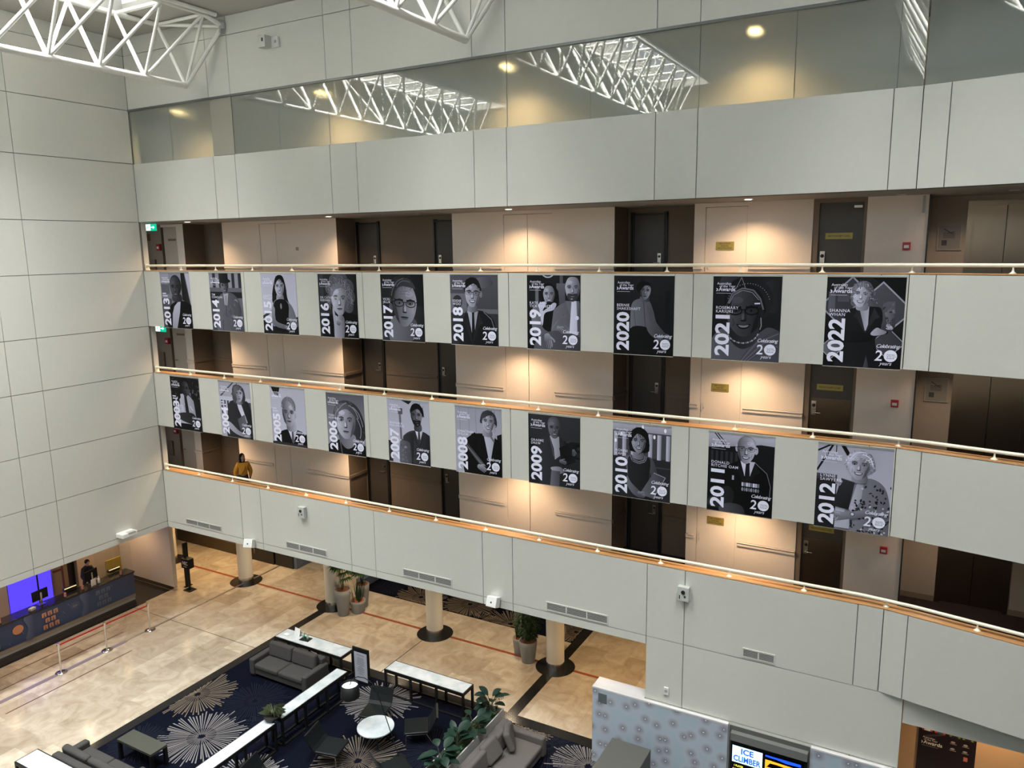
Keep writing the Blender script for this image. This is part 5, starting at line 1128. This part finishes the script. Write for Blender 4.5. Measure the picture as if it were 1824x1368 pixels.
# things against the rear left
struct(MB().box(-9, .3, 5.65, 5.8, 0, U1).build('wall_rear_left', mat('orange_tan_wall', (.50, .37, .24), .7)))
tag(MB().box(-6.5, -1.95, 5.05, 5.6, 0, .48).build('low_bench', mat('dark_brown_bench', (.05, .035, .02), .4), None), 'long low dark brown bench along the rear wall beyond the left column', 'bench')
tag(MB().box(-6.0, -4.95, 5.2, 5.6, .482, 1.5).build('dark_screen', mat('smoked_panel', (.04, .03, .02), .3), None), 'dark brown upright panel standing on the rear bench at far left', 'panel')
t = thing('black_cabinet', 'black cabinet with a slim steel handle left of the leftmost open column', 'cabinet', (-1.2, 5.3, 0)); MB().box(-.72, .62, -.28, .28, 0, 1.4).build('body', BLK, t); MB().box(-.45, -.42, -.30, -.28, .3, .8).build('handle', STEEL, t)
tag(MB().box(-.5, .45, -.28, .28, 0, 1.4).build('black_cabinet', BLK, None, (.0, 5.33, 0)), 'plain black cabinet right of the leftmost open column', 'cabinet'); struct(MB().box(.46, .6, 5.1, 8, 0, .9).build('wall_stair_glass', MATS['blue_grey_glass']))
# lobby downlights under the slab
for i, (x, y) in enumerate(((-3.2, 2.6), (-1.4, 4.4), (1.8, 2.2), (1.8, 4.4), (6.2, 2.2), (6.2, 4.2), (10.7, 4.4), (10.7, 2.0), (15.0, 2.2), (15.2, 4.6), (19, 2.2), (24.0, 1.3), (-4.2, -3.5), (-3.9, .5), (-1.5, -2.6), (-1.5, -6), (-3.4, 3.8))):
    downlight(x, y, U1 + .001, 100 if y > 0 else 75, 'recessed warm downlight in the lobby ceiling at bay %d' % (i + 1), 'lobby ceiling downlights', color=((1, .66, .32) if x > 12 or x < -1 else (1, .78, .52)) if y > 0 else (1, .74, .5), size=2.3)
# ---------------------------------------------------------------- potted plants
POT = mat('grey_planter', (.22, .225, .23), .6, noise=.05); SOIL = mat('terracotta_bark', (.22, .08, .04), .95, noise=.4, nscale=60); LEAF = mat('deep_green_leaf', (.012, .042, .012), .45, noise=.3, nscale=9); LEAF2 = mat('palm_leaf', (.010, .036, .010), .6, spec=.2); STEM = mat('plant_stem', (.04, .045, .02), .7)
def pot(name, label, loc, h, r, kind, seed=1, rb=None, grp=None):
    t = thing(name, label, 'potted plant', loc, group=grp); rb = rb or r * .68; rn = random.Random(seed)
    MB().lathe([(0, 0), (rb, 0), (rb * 1.02, .02), (r * .98, h * .8), (r, h), (r - .03, h), (r - .035, h - .05), (0, h - .05)], n=28).build('planter_pot', POT, t); MB().cyl(0, 0, h - .05, h - .025, r - .035, 24).build('soil', SOIL, t)
    st = MB(); lf = MB()
    if kind == 'palm':
        for i in range(9):
            a = rn.uniform(0, 2 * PI); q = rn.uniform(.08, .26); H = h + rn.uniform(.45, .95); tip = (q * math.cos(a), q * math.sin(a), H); st.tube([(0.02 * math.cos(a), .02 * math.sin(a), h - .03), (q * .4 * math.cos(a), q * .4 * math.sin(a), (h + H) / 2 + .1), tip], .009, 6)
            for j in range(13):
                b = a + (j - 6) * .30; d = Vector((math.cos(b), math.sin(b), .25 - .05 * abs(j - 6))); L_ = rn.uniform(.26, .36); n_ = Vector((-math.sin(b), math.cos(b), 0)) * .03; T0 = Vector(tip); m1 = T0 + d * L_ * .5; e = T0 + d * L_ - Vector((0, 0, .10))
                lf.add([T0, m1 + n_, e, m1 - n_], [(0, 1, 2, 3)])
    elif kind == 'blade':
        for i in range(17):
            a = rn.uniform(0, 2 * PI); q = rn.uniform(.0, r * .6); o_ = Vector((q * math.cos(a), q * math.sin(a), h - .03)); L_ = rn.uniform(.45, .85); d = Vector((math.cos(a) * rn.uniform(.05, .35), math.sin(a) * rn.uniform(.05, .35), 1)); n_ = Vector((-math.sin(a), math.cos(a), 0)) * .028
            lf.add([o_ - n_ * .6, o_ + n_ * .6, o_ + d * L_ * .5 + n_, o_ + d * L_, o_ + d * L_ * .5 - n_], [(0, 1, 2, 3, 4)])
    elif kind == 'bushy':
        for i in range(6): a = i; st.tube([(.03 * math.cos(a), .03 * math.sin(a), h - .04), (.06 * math.cos(a), .06 * math.sin(a), h + .3), (.16 * math.cos(a), .16 * math.sin(a), h + .8)], .014, 6)
        for i in range(1500):
            a = rn.uniform(0, 2 * PI); z = rn.uniform(0, 1); q = (.12 + .26 * math.sin(PI * min(1, z * .9 + .12))) * math.sqrt(rn.random()); p = Vector((q * math.cos(a), q * math.sin(a), h + .12 + z * 1.25)); d = Vector((math.cos(a), math.sin(a), rn.uniform(-.9, .2))); d.normalize(); n_ = d.cross(Vector((0, 0, 1))); n_ = n_ * .026; L_ = rn.uniform(.09, .16)
            lf.add([p, p + d * L_ * .45 + n_, p + d * L_, p + d * L_ * .45 - n_], [(0, 1, 2, 3)])
    if st.v: st.build('stems', STEM, t)
    if lf.v: lf.build('foliage', LEAF2 if kind != 'bushy' else LEAF, t)
    return t
pot('potted_palm', 'fan palm in a tall tapered grey pot beside the second cream column', (4.86, 3.02, .006), .94, .27, 'palm', 2)
pot('potted_palm', 'fan palm in a grey pot standing behind the tall tapered one', (5.05, 3.85, 0), .85, .24, 'palm', 5)
pot('snake_plant', 'upright bladed plant in a low round grey pot right of the fan palm', (5.18, 3.42, 0), .44, .27, 'blade', 3, .22)
pot('potted_fig', 'leafy dark tree in the largest grey pot left of the right column', (12.02, 3.30, 0), .70, .28, 'bushy', 4, .2)
pot('potted_shrub', 'low plant in the smaller of the grey pots left of the right column', (11.55, 3.62, 0), .52, .22, 'blade', 8, .17)
pot('potted_fig', 'leafy dark tree in a grey pot directly behind the right column', (12.50, 4.35, 0), .75, .28, 'bushy', 9, .2)
# ---------------------------------------------------------------- lounge furniture
TOPM = bpy.data.materials.new('white_marble_top'); TOPM.use_nodes = True
def _m():
    nt = TOPM.node_tree; b = nt.nodes['Principled BSDF']; tc = nt.nodes.new('ShaderNodeTexCoord'); n = nt.nodes.new('ShaderNodeTexNoise'); n.inputs['Scale'].default_value = 3.2; n.inputs['Detail'].default_value = 5
    cr = nt.nodes.new('ShaderNodeValToRGB'); cr.color_ramp.elements[0].position = .35; cr.color_ramp.elements[0].color = (.42, .47, .50, 1); cr.color_ramp.elements[1].position = .62; cr.color_ramp.elements[1].color = (.56, .59, .61, 1)
    nt.links.new(tc.outputs['Object'], n.inputs['Vector']); nt.links.new(n.outputs['Fac'], cr.inputs[0]); nt.links.new(cr.outputs[0], b.inputs['Base Color']); b.inputs['Roughness'].default_value = .22
_m()
def console(name, label, x0, x1, y0, y1, h=.78, n=4, grp='marble topped console tables'):
    t = thing(name, label, 'table', (x0, y0, .008), group=grp); W, D = x1 - x0, y1 - y0; r = .06
    MB().box(.03, W - .03, .03, D - .03, h - .02, h + .004).build('table_top', TOPM, t)
    f = MB(); f.box(0, W, 0, .03, h - .09, h).box(0, W, D - .03, D, h - .09, h).box(0, .03, .03, D - .03, h - .09, h).box(W - .03, W, .03, D - .03, h - .09, h); f.build('frame', BLKM, t)
    b = MB(); b.box(r, W - r, .002, r - .002, 0, .04).box(r, W - r, D - r + .002, D - .002, 0, .04).box(.002, r - .002, r, D - r, 0, .04).box(W - r + .002, W - .002, r, D - r, 0, .04); b.build('lower_rail', BLKM, t)
    lng = W > D
    for i in range(n):
        for s_ in (0, 1):
            a = (W - r) * i / (n - 1) if lng else (W - r) * s_; c = (D - r) * s_ if lng else (D - r) * i / (n - 1)
            MB().box(a, a + r, c, c + r, 0, h - .09).build('leg', BLKM, t)
    return t
console('console_table', 'marble topped black console behind the grey sofa, carrying a tray', 5.0, 7.70, -.30, .28)
console('console_table', 'marble topped black console right of the menu stand', 9.22, 11.90, -.20, .33)
console('console_table', 'long narrow marble topped console running from the bowl plant towards the menu stand', 7.98, 8.40, -3.32, -.78, n=4)
console('console_table', 'long narrow marble topped console at the lower edge left of the bowl plant', 7.98, 8.40, -7.4, -3.50, n=5)
console('console_table', 'marble topped black console in the bottom left corner', 4.0, 6.6, -7.5, -6.95)
FAB = mat('charcoal_fabric', (.055, .053, .052), .9, spec=.12, noise=.12, nscale=40, bump=.15); FAB2 = mat('taupe_fabric', (.105, .094, .09), .9, spec=.15, noise=.10, nscale=40, bump=.15)
def sofa(label, loc, rz, W, D, m, n=2, ah=.58, bh=.80, pillows=0, arms=(1, 1)):
    """local: seat faces -y, spans x 0..W"""
    t = thing('sofa', label, 'sofa', loc, rz); aw = .20
    MB().box(.01, W - .01, .06, D, .10, .30).build('base', m, t, bevel=.02)
    MB().box(aw * .5, W - aw * .5, D - .20, D, .28, bh - .06).build('back', m, t, bevel=.05)
    for i, a in enumerate((0, W - aw)):
        if arms[i]: MB().box(a, a + aw, 0, D - .02, .08, ah).build('arm', m, t, bevel=.05)
    sw = (W - 2 * aw) / n
    for i in range(n):
        MB().box(aw + sw * i + .008, aw + sw * (i + 1) - .008, .015, D - .22, .29, .45).build('seat_cushion', m, t, bevel=.05)
        o = MB().box(-sw / 2 + .01, sw / 2 - .01, -.09, .09, -.22, .22).build('back_cushion', m, t, (aw + sw * (i + .5), D - .30, .66), bevel=.07); o.rotation_euler = (-.18, 0, 0)
    for x in (.12, W - .16):
        for y in (.1, D - .14): MB().box(x, x + .04, y, y + .04, 0, .10).build('leg', BLK, t)
    return t
sofa('charcoal two seat sofa at the left, its back to the console', (5.02, -1.36, .008), 0, 2.30, .98, FAB)
sofa('charcoal sofa at the bottom left corner, facing the other charcoal one', (6.75, -5.98, .008), PI, 2.42, .92, FAB)
sofa('taupe sofa beside the planter at the bottom, one loose pillow on it', (14.55, -3.45, .008), PI / 2, 2.95, 1.18, FAB2, n=2, ah=.60, bh=.86)
o = MB().box(-.28, .28, -.09, .09, -.26, .26).build('throw_pillow', FAB2, None, (13.86, -1.18, .73), bevel=.085, seg=5); o.rotation_euler = (-.35, .1, PI / 2 + .5); tag(o, 'taupe square pillow leaning in the far corner of the taupe sofa', 'pillow', 'loose pillows on the taupe sofa')
o = MB().box(-.28, .28, -.09, .09, -.26, .26).build('throw_pillow', FAB2, None, (13.72, -1.80, .73), bevel=.085, seg=5); o.rotation_euler = (-.45, -.15, PI / 2 - .15); tag(o, 'taupe square pillow nearer the viewer, tipped against the back of the taupe sofa', 'pillow', 'loose pillows on the taupe sofa')
t = thing('coffee_table', 'low dark olive bench table with black legs on the starburst carpet', 'table', (5.05, -5.62, .008))
OLV = mat('olive_black_top', (.045, .048, .038), .5)
MB().box(0, 1.30, 0, .46, .49, .55).build('table_top', OLV, t); 
for x in (.0, 1.22):
    for y in (.0, .38): MB().box(x, x + .08, y, y + .08, 0, .49).build('leg', BLKM, t)
# round table
t = thing('round_table', 'round white marble table on black splayed legs', 'table', (10.42, -2.08, .010))
MB().cyl(0, 0, .46, .485, .475, 48).build('table_top', TOPM, t)
for i in range(4):
    a = PI / 4 + i * PI / 2; MB().tube([(.08 * math.cos(a), .08 * math.sin(a), .455), (.34 * math.cos(a), .34 * math.sin(a), .015)], .022, 8).build('leg', BLKM, t)
LEA = mat('black_leather', (.006, .008, .009), .42, spec=.25, bump=.25, nscale=5)
def chair(label, x, y, rz):
    """sling chair, seat faces -y"""
    t = thing('lounge_chair', label, 'chair', (x, y, .010), rz, group='black leather lounge chairs')
    o = MB().box(-.33, .33, -.36, .26, .33, .40).build('seat', LEA, t, bevel=.03); o.rotation_euler = (0, 0, 0)
    b = MB(); pr = [(.22, .36), (.32, .46), (.41, .62), (.48, .78)]
    for (y0, z0), (y1, z1) in zip(pr[:-1], pr[1:]): b.add([(-.33, y0, z0), (.33, y0, z0), (.33, y1, z1), (-.33, y1, z1), (-.33, y0 + .05, z0 - .01), (.33, y0 + .05, z0 - .01), (.33, y1 + .05, z1 - .01), (-.33, y1 + .05, z1 - .01)], [(0, 1, 2, 3), (7, 6, 5, 4), (0, 3, 7, 4), (1, 5, 6, 2), (3, 2, 6, 7), (0, 4, 5, 1)])
    b.build('backrest', LEA, t)
    for s_ in (-1, 1):
        MB().tube([(s_ * .31, -.32, 0.005), (s_ * .31, -.30, .32)], .011, 6).build('leg', CHROME, t); MB().tube([(s_ * .31, .38, .005), (s_ * .31, .20, .34)], .011, 6).build('leg', CHROME, t)
    MB().tube([(-.31, -.30, .325), (-.31, .22, .325), (.31, .22, .325), (.31, -.30, .325)], .011, 6).build('frame', CHROME, t)
chair('black leather lounge chair between the round table and the long console, back to the console', 9.82, -3.12, PI / 2 + .22)
chair('black leather lounge chair under the drum lamp, its back towards the menu stand', 9.86, -1.42, .22)
chair('black leather lounge chair right of the round table, back to the planter', 11.28, -1.42, -PI / 2 + .62)
chair('black leather lounge chair at the bottom edge below the round table', 11.75, -3.02, PI - .75 + .2)
chair('black leather lounge chair cut by the bottom edge beside the long console', 9.35, -4.75, PI / 2 + .2)
# arc lamp
t = thing('floor_lamp', 'black arc floor lamp with a drum shade open at the top', 'lamp', (11.32, -2.30, .010))
MB().cyl(0, 0, 0, .025, .17, 24).build('base', BLKM, t)
pth = [(0, 0, .02), (-.30, .02, .78), (-.62, .04, 1.56), (-.80, .03, 1.84), (-1.00, .0, 1.93), (-1.22, .0, 1.90), (-1.42, .0, 1.78), (-1.49, .0, 1.60)]
MB().tube(pth, .011, 8).build('pole', BLKM, t)
sh = MB(); sh.lathe([(.25, -.34), (.215, 0), (.210, 0), (.245, -.34)], n=36); sh.build('lamp_shade', BLKM, t, (-1.50, .0, 1.62)); MB().cyl(0, 0, -.075, -.06, .206, 30).build('diffuser', mat('lamp_diffuser', (.8, .86, .86), .5, emit=(.75, .9, .9), estr=.25), t, (-1.50, .0, 1.62))
# menu stand
t = thing('menu_stand', 'black framed upright notice stand with a printed grey page', 'sign', (8.30, -.10, .010), .0)
o = MB().box(-.31, .31, -.025, .025, .0, 1.14).build('frame', BLKM, t, bevel=.03, seg=4); MB().box(-.235, .235, -.030, -.025, .10, 1.0).build('page', mat('page_grey', (.42, .43, .50), .4), t)
k = MB(); words(k, 'Welcome', -.13, -.030, .90, .07, .26, .01, d=.001)
rn = random.Random(5)
for i in range(13): w_ = rn.uniform(.1, .3); k.box(-w_ / 2, w_ / 2, -.032, -.031, .82 - i * .042, .832 - i * .042)
k.build('printed_lines', mat('page_ink', (.12, .11, .12), .6), t)
# items on the console
tag(MB().box(-.17, .17, -.12, .12, 0, .012).build('tray', BLK, None, (6.02, .02, .793), .1), 'black tray under the green bottles on the console', 'tray')
bottle('sanitiser_bottle', 5.93, .03, .806, 'left green and white pump bottle on the black tray', GRN, .2, .035, None); bottle('sanitiser_bottle', 6.10, .02, .806, 'right green and white pump bottle on the black tray', GRN, .2, .035, None)
tag(MB().add([(-.13, .0, 0), (.13, .0, 0), (.13, .05, .24), (-.13, .05, .24), (-.13, .10, 0), (.13, .10, 0)], [(0, 1, 2, 3), (3, 2, 5, 4)]).build('tent_card', WHITE, None, (5.62, .05, .793), -.15), 'white folded tent card on the console left of the tray', 'card')
tag(MB().box(-.09, .09, -.06, .06, 0, .02).build('soap_dish', WHITE, None, (5.28, -.04, .793), -.2, bevel=.008), 'small white dish at the left end of the console behind the sofa', 'dish')
t = thing('bowl_plant', 'spiky bromeliad in a dark bowl between the two long consoles', 'potted plant', (8.19, -3.42, .793))
MB().lathe([(0, 0), (.12, 0), (.22, .08), (.245, .15), (.235, .15), (.21, .09), (0, .09)], n=26).build('bowl', BLK, t); MB().cyl(0, 0, .09, .12, .2, 20).build('soil', DARKT, t)
lf = MB(); rn = random.Random(11)
for i in range(44):
    a = rn.uniform(0, 2 * PI); L_ = rn.uniform(.16, .38); d = Vector((math.cos(a), math.sin(a), 0)); n_ = Vector((-math.sin(a), math.cos(a), 0)) * .016; z0 = .11; o_ = Vector((0, 0, z0)) + d * .02; r_ = rn.uniform(.1, .3)
    p1 = o_ + d * L_ * .5 + Vector((0, 0, .14 + r_ * .3)); p2 = o_ + d * L_ + Vector((0, 0, .10 + r_ * .2)); lf.add([o_ - n_, o_ + n_, p1 + n_, p2, p1 - n_], [(0, 1, 2, 3, 4)])
lf.build('foliage', mat('bromeliad_leaf', (.10, .12, .06), .5), t)
# long planter
PW = mat('planter_white', (.46, .46, .46), .5)
t = thing('planter_box', 'long pale planter box full of broad leaved plants beside the taupe sofa', 'planter', (12.78, -3.3, .008))
W, D, h = .46, 2.95, .84
MB().box(0, .03, 0, D, 0, h).box(W - .03, W, 0, D, 0, h).box(.03, W - .03, 0, .03, 0, h).box(.03, W - .03, D - .03, D, 0, h).build('box', PW, t); MB().box(.03, W - .03, .03, D - .03, h - .14, h - .10).build('soil', SOIL, t)
BIG = mat('rubber_leaf', (.010, .028, .019), .45, spec=.25, noise=.25, nscale=6); SML = mat('ivy_leaf', (.015, .05, .015), .5)
def bigleaf(mb, o_, d, L_, w_, droop):
    d = Vector(d); d.normalize(); side_ = d.cross(Vector((0, 0, 1))); side_.normalize(); up = side_.cross(d)
    pts = []; n = 6
    for i in range(n + 1):
        s_ = i / n; c_ = Vector(o_) + d * L_ * s_ + Vector((0, 0, -droop * s_ * s_)); wd = w_ * math.sin(PI * min(1, s_ * .93 + .05)) ** .8 if i < n else 0.001
        pts += [c_ - side_ * wd + up * wd * .25, c_, c_ + side_ * wd + up * wd * .25]
    mb.add(pts, [q for i in range(n) for q in ((i * 3, i * 3 + 1, i * 3 + 4, i * 3 + 3), (i * 3 + 1, i * 3 + 2, i * 3 + 5, i * 3 + 4))], 0, True)
rn = random.Random(21)
def leafplant(x, y, label, n=9, H=.5):
    n = int(n * 1.7)
    p = thing('broadleaf_plant', label, 'plant', (x, y, .74), group='broad leaved plants in the long planter'); st = MB(); lf = MB()
    for i in range(n):
        a = rn.uniform(0, 2 * PI); z = rn.uniform(.12, H); q = rn.uniform(.05, .2); e = (q * math.cos(a), q * math.sin(a), z); st.tube([(0, 0, 0), (e[0] * .4, e[1] * .4, z * .7), e], .007, 5); bigleaf(lf, e, (math.cos(a), math.sin(a), rn.uniform(.0, .9)), rn.uniform(.28, .40), rn.uniform(.085, .12), rn.uniform(.05, .16))
    st.build('stems', STEM, p); lf.build('foliage', BIG, p)
for y, lb, n, H in ((-.62, 'tallest broad leaved plant at the far end of the long planter', 10, .62), (-1.45, 'broad leaved plant second from the far end of the long planter', 7, .40), (-2.2, 'broad leaved plant in the middle of the long planter', 9, .48), (-2.9, 'broad leaved plant at the near end of the long planter', 9, .45)): leafplant(13.0, y, lb, n, H)
iv = MB()
for i in range(1500):
    x = rn.uniform(12.84, 13.18); y = rn.uniform(-3.2, -.42); a = rn.uniform(0, 2 * PI); p = Vector((x, y, .74 + rn.uniform(0, .16))); d = Vector((math.cos(a), math.sin(a), .3)) * rn.uniform(.04, .07); n_ = Vector((-math.sin(a), math.cos(a), .2)) * .02; iv.add([p, p + d * .5 + n_, p + d, p + d * .5 - n_], [(0, 1, 2, 3)])
o = iv.build('ground_cover', SML); tag(o, 'small leaved green ground cover filling the long planter', 'foliage'); o['kind'] = 'stuff'
t = thing('flower_sprig', 'thin seed sprig rising at the far end of the long planter', 'plant', (13.05, -.42, .74)); sp_ = MB()
for i in range(5): sp_.tube([(0, 0, 0), (.03 * i - .05, .03, .3), (.07 * i - .12, .05 + .02 * i, .48)], .005, 5)
sp_.build('stems', STEM, t); b = MB(); [b.ball(.07 * (i // 4) - .12 + rn.uniform(-.03, .03), .05 + rn.uniform(-.03, .05), .40 + rn.uniform(-.08, .12), .014, None, None, 6, 5) for i in range(20)]; b.build('seed_heads', mat('dark_seed', (.04, .05, .04), .6), t)
# ---------------------------------------------------------------- patterned screen wall, game screen, cabinet, posters
def pattern():
    m = bpy.data.materials.new('dandelion_laminate'); m.use_nodes = True; nt = m.node_tree; b = nt.nodes['Principled BSDF']; N = nt.nodes.new; L = nt.links.new
    tc = N('ShaderNodeTexCoord'); sp = N('ShaderNodeSeparateXYZ'); cb = N('ShaderNodeCombineXYZ'); L(tc.outputs['Object'], sp.inputs[0]); L(sp.outputs['X'], cb.inputs['X']); L(sp.outputs['Z'], cb.inputs['Y'])
    v = N('ShaderNodeTexVoronoi'); v.inputs['Scale'].default_value = 2.7; v.inputs['Randomness'].default_value = .8; L(cb.outputs[0], v.inputs['Vector']); v.voronoi_dimensions = '2D'
    cr = N('ShaderNodeValToRGB'); e = cr.color_ramp.elements
    e[0].position = 0; e[0].color = (.80, .82, .85, 1); e[1].position = .035; e[1].color = (.70, .72, .76, 1)
    for p, c in ((.06, (.21, .215, .26, 1)), (.15, (.29, .30, .36, 1)), (.28, (.37, .39, .46, 1)), (.42, (.42, .47, .55, 1)), (.7, (.38, .47, .55, 1))): q = e.new(p); q.color = c
    nz = N('ShaderNodeTexNoise'); nz.inputs['Scale'].default_value = 45; L(cb.outputs[0], nz.inputs['Vector'])
    ma = N('ShaderNodeMath'); ma.operation = 'MULTIPLY_ADD'; ma.inputs[1].default_value = .09; L(nz.outputs['Fac'], ma.inputs[0]); sb = N('ShaderNodeMath'); sb.operation = 'ADD'; sb.inputs[1].default_value = -.045
    L(v.outputs['Distance'], sb.inputs[0]); L(sb.outputs[0], ma.inputs[2])
    L(ma.outputs[0], cr.inputs[0]); L(cr.outputs[0], b.inputs['Base Color']); b.inputs['Roughness'].default_value = .35; return m
PAT = pattern(); WTOP = mat('white_stone_cap', (.66, .64, .64), .4, noise=.08, nscale=5)
def screen_wall(n, x0, x1):
    r = thing('wall_screen_%d' % n, '', ''); del r['label']; del r['category']; r['kind'] = 'structure'
    MB().box(x0, x1, -.10, -.012, .0, 2.0).build('face_panel', PAT, r); MB().box(x0, x1, -.105, -.012, 2.0, 2.035).build('cap', WTOP, r)
screen_wall(1, 15.60, 18.88); screen_wall(2, 20.62, 22.26)
r = thing('wall_screen_return', '', ''); del r['label']; del r['category']; r['kind'] = 'structure'
MB().box(15.60, 16.89, -.010, .36, 0, 2.0).build('face_panel', PAT, r); MB().box(15.60, 16.89, -.010, .365, 2.0, 2.035).build('cap', WTOP, r)
tag(MB().box(15.76, 15.98, -.108, -.101, 1.66, 1.90).build('wall_plate', mat('plate_grey', (.11, .125, .13), .5), None), 'small grey grille plate at the top left of the patterned screen wall', 'plate')
struct(MB().box(18.90, 20.60, -.02, -.004, 0, 1.98).build('trim_alcove', mat('alcove_grey', (.10, .10, .095), .5)))
t = thing('game_screen', 'black arcade display showing ICE CLIMBER in blue beside an orange level picture', 'screen', (18.95, -.05, .6))
MB().box(0, 1.62, -.06, .028, 0, 1.10).build('housing', BLKM, t, bevel=.01); MB().box(.0, 1.62, -.10, .028, 1.10, 1.28).build('hood', mat('hood_grey', (.16, .165, .16), .4), t)
SB = mat('screen_light_blue', (.1, .2, .3), .3, emit=(.42, .68, 1.0), estr=1.0); SD = mat('screen_blue_letters', (0, 0, .2), .3, emit=(.01, .06, .75), estr=1.0); SO = mat('screen_orange', (.2, .05, 0), .3, emit=(.95, .30, .02), estr=.9); SY = mat('screen_yellow_text', (.3, .3, 0), .3, emit=(.85, .75, .1), estr=.8); SK = mat('screen_black', (.002, .002, .002), .25)
MB().box(.06, 1.56, -.064, -.060, .04, 1.02).build('display', SK, t); MB().box(.05, .70, -.068, -.064, .58, .98).build('title_card', SB, t)
k = MB(); words(k, 'ICE', .24, -.068, .81, .19, .27, .03, d=.001); words(k, 'CLIMBER', .08, -.068, .62, .19, .59, .03, d=.001); k.build('title_letters', SD, t)
k = MB(); words(k, '1 PLAYER', .10, -.064, .47, .07, .2, .01, d=.001); words(k, 'GAME START', .07, -.064, .38, .07, .27, .01, d=.001); words(k, '1 PLAYER', .42, -.064, .36, .07, .2, .01, d=.001); k.build('menu_letters', SY, t)
k = MB(); rn = random.Random(8)
for i in range(5):
    z = .86 - i * .17; k.add([(.76, -.068, z), (1.5, -.068, z - .02), (1.5, -.068, z - .06), (1.2, -.068, z - .075), (1.0, -.068, z - .06), (.76, -.068, z - .07)], [(0, 5, 4, 3, 2, 1)])
    k.add([(.76, -.0685, z), (.90, -.0685, z), (.84, -.0685, z - .10), (.80, -.0685, z - .16), (.76, -.0685, z - .17)], [(0, 4, 3, 2, 1)]); k.add([(1.5, -.0685, z), (1.38, -.0685, z), (1.44, -.0685, z - .16), (1.5, -.0685, z - .17)], [(0, 1, 2, 3)])
k.build('level_cliffs', SO, t); MB().add([(.76, -.069, .97), (1.5, -.069, .97), (1.5, -.069, .91), (1.2, -.069, .895), (1.0, -.069, .925), (.76, -.069, .93)], [(0, 5, 4, 3, 2, 1)]).build('level_sky', SD, t)
tag(MB().box(0, .94, -1.35, 0, 0, 1.18).build('grey_cabinet', mat('cabinet_olive_grey', (.085, .085, .075), .55), None, (16.33, -.60, .008), bevel=.01), 'large plain grey cabinet in front of the patterned screen wall', 'cabinet')
# opening at the right: tan wall with posters
struct(MB().box(22.2, XE, 2.2, 2.35, 0, U1).build('wall_poster_lobby', mat('peach_wall', (.60, .40, .25), .7)))
kk = Ink(lambda u, t_, d: (u, -.002 - d, -t_), 1.0, tint=(1, 1, 1), step=.0006); kk.clip = lambda p: p
kk.mb.box(0, 1.12, -.02, 0, -1.3, .04); kk.mb.c[:] = [lin((28, 18, 28))] * 8; kk.put = lambda u, t_, d: (u, -.021 - d, -t_)
kk.line([(.10, .45), (.5, .30)], .05, (70, 55, 70)); cs = ((200, 60, 45), (205, 62, 50), (112, 122, 40), (116, 126, 38))
for i in range(4):
    u = .06 + i * .25 + (.04 if i > 1 else 0); kk.rect(u, .08, u + .21, .30, cs[i]); kk.ell(u + .105, .15, .03, .04, (75, 50, 42)); kk.shape([(u + .04, .30), (u + .06, .22), (u + .15, .22), (u + .17, .30)], ((220, 215, 205), (70, 90, 95), (40, 40, 40), (45, 42, 40))[i])
kk.text('Australian', .09, .48, .06, 225, 0, .003); kk.text('of the Year', .11, .53, .06, 225, 0, .003); kk.text('Awards', .11, .62, .12, 235, 0, .014); kk.line([(.07, .555), (.095, .585), (.07, .615)], .016, 235); kk.line([(.08, .66), (.4, .66)], .008, 150)
for u in (.62, .86):
    for v in (.42, .58): kk.ell(u + .06, v, .045, .025, (150, 145, 150), n=12); kk.line([(u, v + .04), (u + .13, v + .04)], .012, (150, 145, 150))
kk.rect(.9, .7, .98, .8, (190, 110, 100))
o = kk.mb.build('award_poster', attr_mat('poster_print', .4), None, (22.62, 2.19, 2.05), color=True); tag(o, 'dark awards poster with red and olive portrait squares at the bottom right', 'poster')
